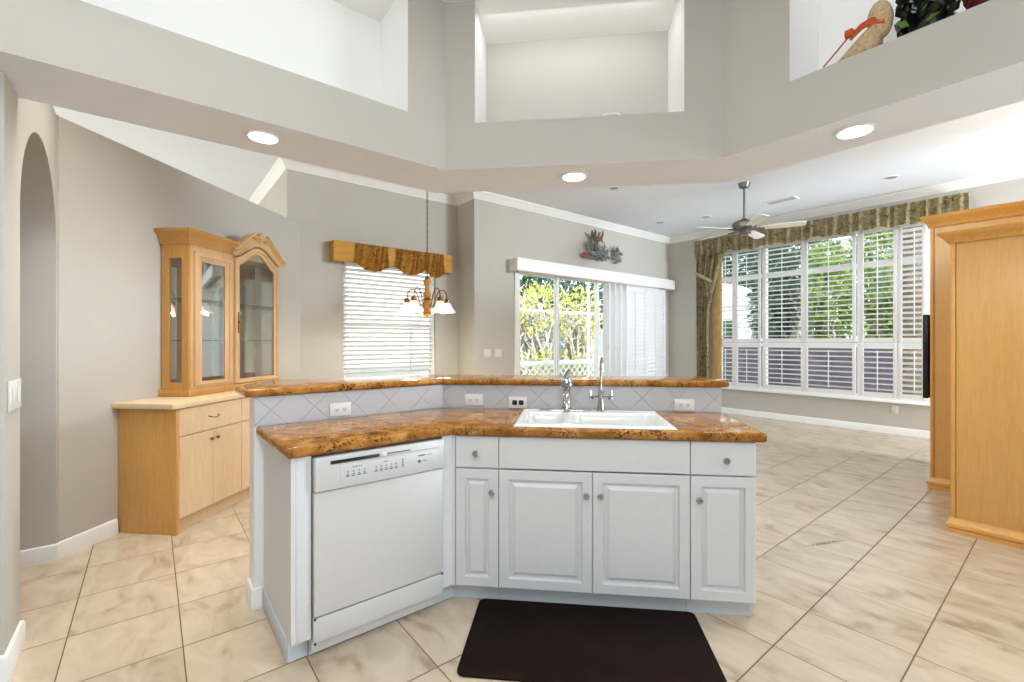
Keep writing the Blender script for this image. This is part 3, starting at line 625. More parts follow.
ped = m.build('arched_pediment', 'maple_hutch', t)
m = MB()
for off, dz, r in ((-.03, 0, .017), (-.045, .004, .012), (-.022, -.034, .008)):
    c = [(x, WY+off, z+dz) for x, z in top]; m.tube(c[:n//2-2], r, 8); m.tube(c[n//2+3:], r, 8)
m.tube([(x, WY-.022, z+.012) for x, z in low], .008, 8); m.build('crown_moulding', 'maple_hutch', ped)
m = MB().blob((cm+.01, WY-.035, 2.345), .045, .02, .052).blob((cm+.01, WY-.05, 2.355), .022, .014, .04)
for sg in (-1, 1):
    for k in range(4):
        a = sg*(.35+k*.3); m.tube([(cm+.01, WY-.05, 2.31), (cm+.01+math.sin(a)*.035, WY-.058, 2.32+math.cos(a)*.04), (cm+.01+math.sin(a)*.068, WY-.045, 2.32+math.cos(a)*.062)], [.005, .010, .005], 8)
    sp = [(cm+.01+sg*(.075+.028*math.cos(q)*(1-q/9)), WY-.045, 2.315+.028*math.sin(q)*(1-q/9)) for q in [j*.55 for j in range(14)]]; m.tube(sp, .007, 8)
m.build('carved_shell', 'maple_hutch', ped, label='carved shell ornament')

# ------------------------------------------------------------------ nook: blind, valance, chandelier
t = thing('window_blind', 'white horizontal slat blind in the breakfast nook window', 'blind', (2.57, 5.86, .86))
m = MB(); z = .95
while z < 2.32:
    m.prism([(5.815-.029, z+.014), (5.815, z+.003), (5.815+.029, z-.014), (5.815+.029, z-.017), (5.815, z), (5.815-.029, z+.011)], 1.91, 3.16, axis='x'); z += .0575
m.build('slats', 'blind', t)
MB().box(1.91, 3.16, 5.79, 5.84, .865, .89, .004).build('bottom_rail', 'trim', t)
MB().box(1.91, 3.16, 5.79, 5.85, 2.335, 2.385, .004).build('head_rail', 'trim', t)
for x in (2.1, 2.53, 2.97): MB().tube([(x, 5.79, .89), (x, 5.79, 2.34)], .0015, 5).build('ladder_cord', 'trim', t)
MB().tube([(3.19, 5.80, 1.28), (3.19, 5.80, 2.34)], .003, 6).build('pull_cord', 'grey', t)
t = thing('window_valance', 'gold fabric valance board with three gathered swags over the nook blind', 'valance', (2.6, 5.8, 2.35))
MB().prism([(1.75, 5.858), (1.75, 5.70), (3.42, 5.70), (3.42, 5.858), (3.404, 5.858), (3.404, 5.716), (1.766, 5.716), (1.766, 5.858)], 2.345, 2.60, .003, 2).build('board', 'goldboard', t)
MB().box(1.767, 3.403, 5.717, 5.857, 2.585, 2.598).build('top_board', 'goldboard', t)
for x0, x1 in ((2.02, 2.44), (2.56, 2.94), (2.98, 3.27)):
    def sw(u, v, x0=x0, x1=x1):
        x = x0+u*(x1-x0); drop = .26+.085*math.sin(PI*u)**.7*(1 if u > .12 else u/.12)
        return (x+.03*math.sin(9*v)*(u-.5)*.3, 5.676-.05*(abs(math.sin(u*15+2.2*v+.6*math.sin(9*u)))-.5)*(0.35+.65*v)-.012*v, 2.592-drop*v)
    MB().sheet(sw, 60, 12, .004).build('fabric_swag', 'gold', t, label='gathered darker gold print swag')
CX, CY = 2.49, 4.70
t = thing('chandelier', 'five-arm wood and brass chandelier with white bell shades hanging in the nook', 'chandelier', (CX, CY, 1.6))
MB().lathe([(.005, -.07), (.03, -.06), (.06, -.02), (.065, 0)], (CX, CY, CZ)).build('canopy', 'brass', t)
m = MB(); z = 2.10; k = 0
while z < CZ-.07:
    a = 0 if k % 2 else PI/2; m.tube([(CX+.011*math.cos(q)*math.cos(a), CY+.011*math.cos(q)*math.sin(a), z+.017+.021*math.sin(q)) for q in [2*PI*j/10 for j in range(11)]], .0028, 5); z += .034; k += 1
m.tube([(CX+.006, CY, 2.08), (CX+.006, CY, CZ-.06)], .003, 5)
m.build('chain', 'brass', t)
MB().lathe([(.006, 0), (.03, .01), (.045, .035), (.05, .06), (.035, .09), (.05, .11), (.058, .14), (.04, .18), (.028, .22), (.045, .245), (.05, .27), (.03, .30), (.026, .36), (.042, .40), (.045, .43), (.02, .45), (.008, .47)], (CX, CY, 1.63)).build('column', 'lumber', t)
MB().lathe([(.045, 0), (.052, .01), (.045, .02)], (CX, CY, 1.83)).lathe([(.02, 0), (.03, .012), (.012, .03)], (CX, CY, 2.07)).build('collar', 'brass', t)
for k in range(5):
    a = 2*PI*k/5+1.084; ca, sa = math.cos(a), math.sin(a); P = lambda r, z: (CX+r*ca, CY+r*sa, z)
    arm = MB().tube([P(.03, 1.73), P(.08, 1.78), P(.11, 1.88), P(.15, 1.95), P(.20, 1.955), P(.235, 1.91), P(.24, 1.86)], .0065, 8).build('arm', 'brass', t)
    MB().lathe([(.012, .06), (.03, .05), (.032, .01), (.02, 0)], (CX+.24*ca, CY+.24*sa, 1.80), (.12*ca, .12*sa, 1)).build('socket', 'brass', arm)
    MB().lathe([(.026, .005), (.04, -.01), (.055, -.05), (.075, -.085), (.092, -.11), (.088, -.11), (.07, -.083), (.05, -.05), (.035, -.012)], (CX+.24*ca, CY+.24*sa, 1.80), (-.1*ca, -.1*sa, 1)).build('shade', 'shade', arm, label='lit white glass bell shade')
for k in range(5):
    a = 2*PI*k/5+1.084; l = bpy.data.lights.new('chandelier_bulb', 'POINT'); l.energy = 9.0; l.color = (1, .92, .80); l.shadow_soft_size = .03
    o = bpy.data.objects.new('chandelier_bulb', l); col.objects.link(o); o.location = (CX+.25*math.cos(a), CY+.25*math.sin(a), 1.71)

# ------------------------------------------------------------------ shutters
def shutter(label, c0, c1, z0, z1, plane, axis, tilt, rod=.5, closed=False, group=None, midrail=None, side=.048, rail=.07):
    # axis 'y': panel in an X plane (runs along Y); axis 'x': panel in a Y plane
    T = thing('plantation_shutter', label, 'shutter', ((plane, (c0+c1)/2, z0) if axis == 'y' else ((c0+c1)/2, plane, z0)), group='shutters across the family room window' if axis == 'y' else 'closed shutters beside the patio glass')
    th = .028
    def P(u, d, z): return (plane+d, u, z) if axis == 'y' else (u, plane+d, z)
    def bx(m, u0, u1, d0, d1, a, b, bev=0):
        p, q = P(u0, d0, a), P(u1, d1, b); m.box(min(p[0], q[0]), max(p[0], q[0]), min(p[1], q[1]), max(p[1], q[1]), a, b, bev); return m
    m = MB(); bx(m, c0, c0+side, 0, th, z0, z1, .003); bx(m, c1-side, c1, 0, th, z0, z1, .003); bx(m, c0+side, c1-side, .002, th-.002, z0, z0+rail); bx(m, c0+side, c1-side, .002, th-.002, z1-rail, z1)
    fr = m.build('frame', 'shutter', T)
    m = MB(); a, b = z0+rail+.006, z1-rail-.006; n = max(1, round((b-a)/.0775)); st = (b-a)/n; hw = .042 if not closed else .044
    for k in range(n):
        zc = a+(k+.5)*st; loop0 = []; 
        prof = [(-hw, 0), (-hw*.6, .0045), (0, .0058), (hw*.6, .0045), (hw, 0), (hw*.6, -.0045), (0, -.0058), (-hw*.6, -.0045)]
        ct, s_ = math.cos(tilt), math.sin(tilt)
        for u in (c0+side+.001, c1-side-.001): loop0.append([P(u, th/2+p*ct-q*s_, zc+p*s_+q*ct) for p, q in prof])
        m.loft(loop0)
    m.build('louvers', 'shutter', T)
    ur = c0+side+(c1-c0-2*side)*rod; dd = th/2-hw*math.cos(tilt)-.006
    m = MB(); bx(m, ur-.006, ur+.006, dd-.006, dd+.004, a+st*.3, b-st*.3, .002); m.build('tilt_rod', 'shutter', T)
    m = MB()
    for q in (.16, .84):
        zc = z0+(z1-z0)*q; bx(m, c1-.006, c1+.0005, -.004, .004, zc-.035, zc+.035)
    m.build('hinge', 'plate', T); return T
UP = 'upper row of the family room window'; LO = 'lower row of the family room window'
spans = [(4.325, 4.012, 'narrow white shutter at the left end of the ', .5, -.12), (4.007, 3.552, 'white shutter second from left in the ', .5, -.10), (3.515, 2.872, 'wide white shutter left of centre in the ', .5, -.14),
         (2.866, 2.165, 'wide white shutter right of centre in the ', .5, -.16), (2.118, 1.672, 'white shutter second from right in the ', .5, -.16), (1.667, 1.355, 'narrow white shutter at the right end of the ', .35, -.34)]
for hi, lo, nm, rod, tl in spans:
    shutter(nm+UP, lo, hi, 1.335, 3.055, 8.455, 'y', tl, rod)
    shutter(nm+LO, lo, hi, .525, 1.315, 8.455, 'y', tl-.14, rod)
for x0, x1, nm in ((6.93, 7.60, 'left of the two closed floor-length white shutters beside the patio glass'), (7.605, 8.26, 'right of the two closed floor-length white shutters beside the patio glass')):
    shutter(nm, x0, x1, .03, 2.40, 5.325, 'x', -1.02, .45, True)
for k, (x0, nm) in enumerate(((6.36, 'folded edge-on white shutter leaf nearest the patio glass'), (6.52, 'second folded edge-on shutter leaf from the patio glass'), (6.68, 'third folded edge-on shutter leaf from the patio glass'), (6.85, 'white shutter leaf folded edge-on against the closed patio shutters'))):
    T = thing('plantation_shutter', nm, 'shutter', (x0, 5.3, .03), group='folded shutter leaves at the patio door')
    MB().box(x0, x0+.03, 5.225, 5.375, .03, 2.40, .003).build('leaf', 'shutter', T)
    m = MB()
    for q in (.3, 1.2, 2.1): m.box(x0-.004, x0+.01, 5.219, 5.224, q, q+.08)
    m.build('hinge', 'plate', T)
t = thing('valance_box', 'long white box cornice over the patio door and shutters', 'cornice', (6.4, 5.3, 2.41))
MB().box(4.24, 8.42, 5.20, 5.222, 2.41, 2.60, .003).build('front_board', 'trim', t)
MB().box(4.24, 4.262, 5.223, 5.398, 2.41, 2.60).box(8.398, 8.42, 5.223, 5.398, 2.41, 2.60).build('end_board', 'trim', t)
MB().box(4.263, 8.397, 5.223, 5.398, 2.585, 2.60).build('top_board', 'trim', t)

# switch plates, outlet, light switch
def switch_plate(x, y, z, label, w=.125, n=2):
    t = thing('switch_plate', label, 'light switch', (x, y, z), group='switch plates beside the patio door')
    MB().box(x-w/2, x+w/2, y-.007, y-.0005, z-.057, z+.057, .003).build('cover_plate', 'plate', t)
    for k in range(n):
        cx = x+(k-(n-1)/2)*.05
        MB().loft([[(cx-.017, y-.007, z-.034), (cx+.017, y-.007, z-.034), (cx+.017, y-.007, z+.034), (cx-.017, y-.007, z+.034)], [(cx-.016, y-.013, z-.033), (cx+.016, y-.013, z-.033), (cx+.016, y-.009, z+.033), (cx-.016, y-.009, z+.033)]]).build('rocker', 'plate', t)
switch_plate(3.83, 5.40, 1.18, 'white switch plate on the wall left of the patio door, nearer the nook')
switch_plate(4.03, 5.40, 1.18, 'white switch plate on the wall, nearer the patio door')
def right_wall_thing():
    t = thing('wall_outlet', 'white outlet low on the wall under the family room shutters', 'outlet', (8.5, 1.706, .362))
    MB().box(8.493, 8.4995, 1.666, 1.746, .30, .424, .003).build('cover_plate', 'plate', t)
    for s in (-1, 1):
        r = MB().box(8.490, 8.4935, 1.690, 1.722, .362+s*.024-.016, .362+s*.024+.016, .001).build('receptacle', 'plate', t)
        MB().box(8.4892, 8.4905, 1.697, 1.700, .362+s*.024-.006, .362+s*.024+.006).box(8.4892, 8.4905, 1.711, 1.714, .362+s*.024-.006, .362+s*.024+.006).build('slot', 'black', r)
right_wall_thing()
t = thing('light_switch', 'white rocker switch plate on the end of the wall at the far left', 'light switch', (-.46, 2.84, 1.13))
MB().box(-.4595, -.453, 2.735, 2.952, 1.066, 1.194, .003).build('cover_plate', 'plate', t)
for y in (2.80, 2.885): MB().box(-.4535, -.447, y-.018, y+.018, 1.095, 1.165, .003).build('rocker', 'plate', t)

# ------------------------------------------------------------------ curtains
t = thing('curtain_valance', 'long gathered olive print valance across the top of the family room shutters', 'valance', (8.38, 2.8, 3.29))
def val(u, v): 
    y = 4.72-u*3.80; w = math.sin(y*58)+.6*math.sin(y*37+1.3)+.3*math.sin(y*91)
    return (8.295-.024*w*(.4+.6*abs(v-.25)), y, 3.295-v*(.29+.016*math.sin(y*23)+.012*math.sin(y*9)))
MB().sheet(val, 420, 8, .004).build('gathered_cloth', 'olive', t)
MB().box(8.325, 8.46, .93, 4.71, 3.272, 3.292, .003).build('rod_pocket', 'olive', t)
t = thing('window_curtain', 'olive print drape tied back at the left of the family room window', 'curtain', (8.4, 4.5, .02))
def drape(u, v):
    z = 3.26-v*3.22
    if z > 2.60: k = (z-2.60)/.66; yr = 4.40-.24*k**.7*1.0; 
    else: yr = 4.40
    if z < 2.60: k = min(1, (2.60-z)/.5); yr = 4.42-.02*k
    if z > 2.30: yr = 4.39-.26*max(0, (z-2.30)/.96)**.8
    else: yr = 4.46-.07*max(0, (z-1.9)/.4) if z > 1.9 else 4.46
    y = 4.72+(yr-4.72)*u; a = u*27
    return (8.385+.026*math.sin(a)+.008*math.sin(a*1.7+z*2)-.012*u, y, z)
MB().sheet(drape, 90, 60, .004).build('drape', 'olive', t)
MB().tube([(8.38, 4.74, 2.70), (8.325, 4.68, 2.66), (8.32, 4.55, 2.58), (8.325, 4.42, 2.50), (8.36, 4.38, 2.49)], [.012, .03, .034, .03, .012], 10).build('tieback', 'olive', t, label='sash tied round the drape')
def tail(u, v): return (8.325-.012*math.sin(u*14), 4.40+u*.16-.03*v, 2.50-v*(.30+.12*(1-u)))
MB().sheet(tail, 24, 8, .004).build('tieback_tail', 'olive', t)
def lin(u, v):
    z = 3.0-v*2.4; yl = 4.40 if z < 2.3 else 4.39-.26*((z-2.3)/.96)**.8
    return (8.424+.004*math.sin(u*20), yl+.02-u*max(.02, yl+.02-4.235), z)
MB().sheet(lin, 24, 24, .003).build('lining', 'cream', t, label='cream lining')

# ------------------------------------------------------------------ ceiling fan, downlights, vent
FX, FYc = 6.30, 2.86
t = thing('ceiling_fan', 'pewter ceiling fan with five pale blades on a long downrod', 'fan', (FX, FYc, 2.8))
MB().lathe([(.02, -.075), (.06, -.06), (.072, -.02), (.078, 0)], (FX, FYc, CZ)).build('canopy', 'bronze', t)
MB().lathe([(.014, 2.99-CZ), (.014, -.07)], (FX, FYc, CZ), seg=14).build('downrod', 'bronze', t)
MB().lathe([(.03, .22), (.05, .2), (.13, .175), (.15, .15), (.15, .09), (.13, .07), (.06, .055), (.065, .03), (.05, 0), (.01, -.01)], (FX, FYc, 2.80)).build('motor_housing', 'bronze', t)
for k in range(5):
    a = math.radians(-65.5+72*k); ca, sa = math.cos(a), math.sin(a); nx, ny = -sa, ca
    Q = lambda r, w, z: (FX+r*ca+w*nx, FYc+r*sa+w*ny, z)
    ir = MB().tube([Q(.10, 0, 2.872), Q(.16, 0, 2.862), Q(.24, 0, 2.868)], [.016, .012, .014], 8).build('blade_iron', 'bronze', t)
    wz = lambda w: 2.872-w*.21
    loop = [(.20, -.045), (.45, -.062), (.66, -.066), (.71, -.05), (.715, 0), (.71, .05), (.66, .066), (.45, .062), (.20, .045)]
    MB().loft([[Q(r, w, wz(w)) for r, w in loop], [Q(r, w, wz(w)+.009) for r, w in loop]]).build('blade', 'trim', t, label='pale blade')
def downlight(x, y, z, label, lit, r=.085, group=None):
    t = thing('recessed_downlight', label, 'ceiling light', (x, y, z), group='lit soffit downlights' if lit else 'unlit family room downlights')
    MB().lathe([(r*.86, -.001), (r*.9, -.007), (r*1.08, -.006), (r*1.1, -.0006)], (x, y, z), seg=32).build('trim_ring', 'trim', t)
    MB().lathe([(r*.87, -.0014), (r*.85, -.0085), (r*.5, -.0125), (.002, -.0135)] if lit else [(r*.87, -.0014), (r*.8, -.0045), (.002, -.0045)], (x, y, z), seg=32).build('lens', 'lamp' if lit else 'darklamp', t)
    if lit: area('downlight_lamp', (x, y, z-.02), .14, 8, (1, .97, .94), shape='DISK')
downlight(.465, 2.70, 2.44, 'lit recessed light at left in the soffit above the dishwasher', True, .077)
downlight(2.173, 2.078, 2.44, 'lit recessed light in the soffit above the sink', True, .082)
downlight(2.833, .729, 2.44, 'lit recessed light at right in the soffit nearest the oak cabinets', True, .083)
downlight(7.58, 1.56, CZ, 'unlit recessed light in the family room ceiling nearest the oak cabinets', False, .075)
downlight(7.49, 4.04, CZ, 'unlit recessed light in the ceiling left of the fan', False, .075)
downlight(7.19, 4.75, CZ, 'unlit recessed light in the ceiling nearest the corner by the patio door', False, .075)
downlight(5.07, 4.08, CZ, 'unlit recessed light in the ceiling just beyond the soffit edge', False, .07)
t = thing('ceiling_vent', 'white air vent in the family room ceiling right of the fan rod', 'vent', (7.5, 2.86, CZ))
MB().ring([(7.40, 2.64), (7.60, 2.64), (7.60, 3.08), (7.40, 3.08)], [(7.425, 2.665), (7.575, 2.665), (7.575, 3.055), (7.425, 3.055)], CZ-.012, CZ-.0005, axis='z').build('frame', 'trim', t)
m = MB()
for k in range(6): m.box(7.432+k*.024, 7.446+k*.024, 2.666, 3.054, CZ-.009, CZ-.003)
m.build('grille', 'toe', t)

# wall sculpture
t = thing('wall_sculpture', 'metal reef sculpture of corals and fish hung above the patio door', 'wall decor', (6.33, 5.40, 2.75))
rg = random.Random(3)
def coral(m, p, d, l, r, n):
    q = [p]; 
    for k in range(4): q.append((q[-1][0]+d[0]*l/4+rg.uniform(-.02, .02), min(5.385, q[-1][1]+rg.uniform(-.012, .008)), q[-1][2]+d[1]*l/4+rg.uniform(-.01, .02)))
    m.tube(q, [r, r, r*.9, r*.8, r*.5], 6)
    if n: 
        for s in (-1, 1): coral(m, q[2], (d[0]*.7+s*d[1]*.7, d[1]*.7-s*d[0]*.7), l*.6, r*.7, n-1)
m = MB()
for k in range(9): coral(m, (5.95+k*.11, 5.345, 2.80+rg.uniform(0, .06)), (rg.uniform(-.6, .6), 1), .22-.01*k, .014, 2)
for k in range(26): m.blob((5.95+rg.random()*.88, 5.345+rg.uniform(-.02, .02), 2.82+rg.uniform(-.04, .10)), rg.uniform(.02, .05), .02, rg.uniform(.015, .035), 8, 6)
m.build('reef_base', 'coral_a', t)
m = MB()
for k in range(3): coral(m, (6.02+k*.07, 5.345, 2.95), (.15*k-.1, 1), .33, .02, 1)
m.build('fan_coral', 'coral_c', t)
m = MB()
for (x, z, s, an) in ((5.84, 2.84, 1.3, .1), (6.20, 3.16, 1.1, .9), (6.62, 3.00, .8, .3)):
    m.blob((x, 5.34, z), .06*s, .02, .04*s, 10, 7); m.prism([(x+.05*s, z), (x+.11*s, z+.05*s), (x+.095*s, z), (x+.11*s, z-.045*s)], 5.335, 5.347, axis='y')
m.tube([(6.20, 5.34, 3.17), (6.27, 5.34, 3.2), (6.32, 5.34, 3.26), (6.33, 5.34, 3.33)], [.025, .02, .015, .006], 8); m.build('fish', 'coral_b', t)
m = MB()
for x, z, s in ((6.72, 3.02, 1), (6.82, 2.95, .9), (6.80, 2.85, .8)):
    m.tube([(x+.06*s*math.cos(q), 5.345, z+.05*s*math.sin(q)) for q in [j*.4 for j in range(9)]], [.012, .012, .011, .01, .009, .008, .007, .006, .004], 6)
m.tube([(6.62, 5.345, 2.85), (6.66, 5.345, 2.92), (6.74, 5.345, 3.0), (6.76, 5.345, 3.12)], [.02, .018, .014, .005], 6); m.build('sea_plant', 'coral_a', t)

# ------------------------------------------------------------------ oak cabinets on the right, TV
def oak_cab(label, x0, x1, yr, yf, top, crown, frame_name, rev):
    # front faces the camera side in the plane x0 and runs from yf towards -Y
    t = thing('tall_cabinet', label, 'cabinet', ((x0+x1)/2, (yr+yf)/2, 0))
    MB().box(x0+.012, x1, yr, yf-.001, 0, top).build('body', 'oak', t)
    MB().box(x0, x0+.0115, yr, yf-.03, .10, top, .001).build('face_panel', 'oak', t)
    MB().box(x0-.004, x0+.0115, yf-.026, yf, .10, top, .004).build('edge_trim', 'oak_trim', t, label='darker edge strip')
    bm_ = [(0, .0), (.018, .0), (.018, .022), (.012, .03), (.026, .042), (.026, .062), (.012, .075), (.004, .105), (0, .105)]
    pa = [(x1, yf), (x0, yf), (x0, yr)]
    MB().sweep(pa[::-1], [(-o, z) for o, z in bm_]).build('base_moulding', 'oak_trim', t) if rev else MB().sweep(pa, bm_).build('base_moulding', 'oak_trim', t)
    h = crown; cr = [(0, top-.004), (.012, top-.004), (.016, top+.012), (.028, top+h*.35), (.052, top+h*.62), (.064, top+h*.8), (.067, top+h), (0, top+h)]
    MB().sweep(pa[::-1], [(-o, z) for o, z in cr]).build('crown_moulding', 'oak_trim', t) if rev else MB().sweep(pa, cr).build('crown_moulding', 'oak_trim', t)
    MB().box(x0+.002, x1, yr, yf-.002, top+.001, top+h-.004).build('top_board', 'oak', t)
    return t
oak_cab('nearer and lower honey oak tall cabinet at the right edge', 4.47, 5.60, -1.4, .588, 2.06, .072, '', True)
oak_cab('taller honey oak cabinet standing behind the nearer one', 5.65, 6.95, -1.4, .88, 2.41, .10, '', True)
t = thing('television', 'black flat television seen edge-on at the side of the tall oak cabinet', 'television', (6.3, .91, .82))
MB().box(5.72, 6.85, .905, .945, .82, 1.61, .006).build('bezel', 'screen', t)
MB().box(5.745, 6.825, .9455, .947, .845, 1.59).build('screen', 'black', t)
MB().box(6.2, 6.4, .882, .904, 1.1, 1.35).build('wall_bracket', 'black', t)

# ------------------------------------------------------------------ things on the plant shelves
Z = SILL+.001
t = thing('burlap_bundle', 'tan burlap bundle tied with orange ribbon on the right plant shelf', 'decoration', (2.73, .68, Z))
MB().loft([[(2.72+dx*k, .81-s*.19, Z+zc+dz*k) for dx, dz in [(.07*math.cos(q)*(1+.10*math.sin(5*q)), .07*math.sin(q)*(1+.10*math.sin(5*q))) for q in [2*PI*j/30 for j in range(30)]]] for s, k, zc in ((0, .1, .010), (.3, .35, .028), (.6, .7, .05), (.85, .95, .068), (1.0, 1.0, .08), (1.12, .6, .085))]).build('cloth_cone', 'burlap', t)
rg = random.Random(2); MB().blob((2.715, .60, Z+.155), .06, .05, .09, 18, 10, .06, rg).build('cloth_top', 'burlap', t)
m = MB()
for k in range(3): m.tube([(2.648+.004*k, .70, Z+.085+.012*k), (2.652, .66, Z+.115+.011*k), (2.655, .62, Z+.128+.010*k), (2.675, .575, Z+.115+.010*k)], .0065, 6)
m.build('ribbon', 'orange', t, label='orange ribbon')
m = MB().box(2.632, 2.66, .685, .722, Z+.098, Z+.135, .008, 2).box(2.626, 2.634, .692, .714, Z+.106, Z+.127, .003)
m.tube([(2.65, .712, Z+.10), (2.65, .76, Z+.055), (2.652, .815, Z+.008)], .0045, 6); m.build('ribbon_rose', 'orange', t, label='orange ribbon rose with trailing tail')
def leaf(m, p, d, n, l, w):
    p, d, n = Vector(p), Vector(d).normalized(), Vector(n); s = d.cross(n); s = s.normalized() if s.length > 1e-4 else Vector((1, 0, 0)); n = s.cross(d)
    v = [m.bm.verts.new(q) for q in (p, p+d*l*.45+s*w*.5+n*w*.12, p+d*l, p+d*l*.45-s*w*.5+n*w*.12, p+d*l*.5-n*w*.05)]
    m.face([v[0], v[1], v[4]]); m.face([v[1], v[2], v[4]]); m.face([v[2], v[3], v[4]]); m.face([v[3], v[0], v[4]])
def rv(rg): return Vector((rg.uniform(-1, 1), rg.uniform(-1, 1), rg.uniform(-1, 1)))
t = thing('foliage_arrangement', 'dark artificial foliage with silver ribbon behind the burlap bundle', 'decoration', (2.78, .44, Z))
rg = random.Random(5); m = MB()
for k in range(420):
    c = Vector((2.78+max(-.07, min(.07, rg.gauss(0, .045))), .455+max(-.085, min(.07, rg.gauss(0, .055))), Z+.05+abs(rg.gauss(0, .12)))); c.z = min(c.z, Z+.36); d = rv(rg); d.z = abs(d.z); d.y = min(d.y, .25); leaf(m, c, d, rv(rg), .065, .04)
m.build('foliage', 'leaf4', t)
m = MB().lathe([(.05, 0), (.07, .05), (.075, .11), (.06, .14)], (2.78, .44, Z)); m.build('pot', 'black', t)
m = MB()
for y, z, dy, dz in ((.49, .06, .5, .3), (.46, .10, -.6, .5), (.44, .05, -.7, .1), (.40, .12, .3, .8)): leaf(m, (2.70, y, Z+z), (-.3, dy, dz), (-1, .2, .3), .06, .036)
m.build('pale_leaves', 'leaf2', t, label='paler green leaves')
m = MB()
for k in range(12): m.tube([(2.70+rg.uniform(-.02, .02), .47+rg.uniform(-.06, .04), Z+.17+rg.uniform(-.02, .08)) for _ in range(4)], .007, 5)
m.build('silver_ribbon', 'silver', t, label='silver foil ribbon')
t = thing('woven_basket', 'red-brown woven basket at the right of the dark foliage', 'basket', (2.76, .185, Z))
MB().lathe([(.08, 0), (.12, .06), (.135, .12), (.128, .125), (.11, .06), (.07, .012)], (2.76, .185, Z), seg=28).build('bowl', 'redweave', t)
m = MB()
for z, r in ((.03, .104), (.06, .123), (.09, .132), (.12, .139)): m.tube([(2.76+r*math.cos(q), .185+r*math.sin(q), Z+z) for q in [2*PI*j/28 for j in range(29)]], .008, 6)
m.build('woven_band', 'redweave', t)
p = d2w(.291, 3.985/S2)
MB().tube([(p[0]+.05*math.cos(q)/S2, p[1]-.05*math.cos(q)/S2, SILL+.005+.014*math.sin(q)) for q in [PI*k/10 for k in range(11)]], .004, 6).build('wire_loop', 'trim', base=(p[0], p[1], SILL), label='small white loop of wire on the middle plant shelf edge', cat='wire')

# ------------------------------------------------------------------ outdoors
structure('ground', MB().box(-40, 70, -40, 70, -.5, -.14), 'paver')
structure('lanai_floor', MB().box(8.66, 13.2, -6, 12, -.14, -.03).box(3.76, 8.65, 5.56, 7.6, -.14, -.03).box(1.42, 3.75, 6.01, 7.6, -.14, -.03), 'paver')
def shrub(name, label, c, size, leafm, n, lw, trunk=True, barkm='bark', group=None, seed=1, core=.5, stems=13, low=.62):
    rg = random.Random(seed); t = thing(name, label, 'shrub' if 'tree' not in name else 'tree', c, group=group)
    if trunk:
        m = MB()
        for k in range(stems):
            a = rg.uniform(0, 2*PI); r = rg.uniform(.2, .85); p0 = Vector(c)+Vector((rg.uniform(-.15, .15)*size[0], rg.uniform(-.15, .15)*size[1], 0)); p2 = Vector(c)+Vector((math.cos(a)*r*size[0], math.sin(a)*r*size[1], size[2]*rg.uniform(.6, .95)))
            p1 = p0.lerp(p2, .45)+rv(rg)*.12*size[2]; p1.z = max(p1.z, c[2]+.1); b = .02+.008*size[2]; m.tube([p0, p0.lerp(p1, .6), p1, p1.lerp(p2, .5)+rv(rg)*.06, p2], [b, b*.85, b*.7, b*.5, b*.25], 6)
            for j in range(3): q = p1.lerp(p2, rg.uniform(.1, .8)); m.tube([q, q+rv(rg)*.25+Vector((0, 0, .2)), q+rv(rg)*.35+Vector((0, 0, .5))], [b*.5, b*.4, b*.2], 5)
        m.build('branches', barkm, t)
    m = MB()
    for k in range(n):
        while True:
            d = rv(rg)
            if core < d.length < 1: break
        p = Vector((c[0]+d.x*size[0], c[1]+d.y*size[1], c[2]+size[2]*(low+(1.04-low)*d.z)))
        if p.z < c[2]+.05: p.z = c[2]+.05+rg.random()*.2
        dd = d*.6+rv(rg)*.7; leaf(m, p, dd, Vector((0, 0, 1))+rv(rg)*.6, lw*rg.uniform(.7, 1.3), lw*.42)
    m.build('foliage', leafm, t); return t
shrub('garden_shrub', 'bare-stemmed shrub with yellow-green leaf tips seen through the left patio glass', (8.2, 9.25, -.14), (.95, .6, 2.9), 'leaf1', 420, .19, seed=11, core=.6, stems=34, low=.80)
shrub('garden_shrub', 'bushy yellow-leaved shrub seen through the right patio glass', (10.1, 9.5, -.14), (.9, .6, 3.0), 'leaf1', 480, .19, seed=12, core=.5, stems=30, low=.74)
m = shrub('garden_hedge', 'dark hedge along the back of the garden beyond the patio', (10, 12.2, -.14), (6, 1.0, 4.2), 'leaf3', 5200, .34, True, seed=13)
shrub('border_plant', 'low bright green planting behind the lattice outside the patio door', (8.3, 8.5, .1), (2.6, .2, .95), 'leaf1', 620, .15, False, seed=14, core=.1)
t = thing('lattice_fence', 'low white lattice fence with flat top rail outside the patio door', 'fence', (8, 7.75, -.14))
MB().box(4.5, 12, 7.72, 7.78, .80, .90, .005).build('top_rail', 'fence', t); MB().box(4.5, 12, 7.72, 7.78, -.14, -.06).build('bottom_rail', 'fence', t)
m = MB(); x = 3.7
while x < 12:
    for s, y in ((1, 7.748), (-1, 7.754)):
        a, b = (x, x+.86) if s > 0 else (x+.86, x)
        if min(a, b) > 4.5 and max(a, b) < 12: m.prism([(a-.02, -.06), (a+.02, -.06), (b+.02, .8), (b-.02, .8)], y-.003, y+.003, axis='y')
    x += .19
m.build('lattice', 'fence', t)
for x in (4.52, 6.2, 9.15, 11.98): MB().box(x-.045, x+.045, 7.70, 7.80, -.14, .98, .006).build('post', 'fence', t)
t = thing('board_fence', 'blue-grey board fence behind the garden shrubs', 'fence', (8, 10.6, -.14))
m = MB(); x = 3.0
while x < 15: m.box(x, x+.13, 10.6, 10.62, -.14, 1.75); x += .145
m.build('boards', 'bluefence', t); MB().box(3, 15, 10.625, 10.665, .3, .4).box(3, 15, 10.625, 10.665, 1.4, 1.5).build('rail', 'bluefence', t)
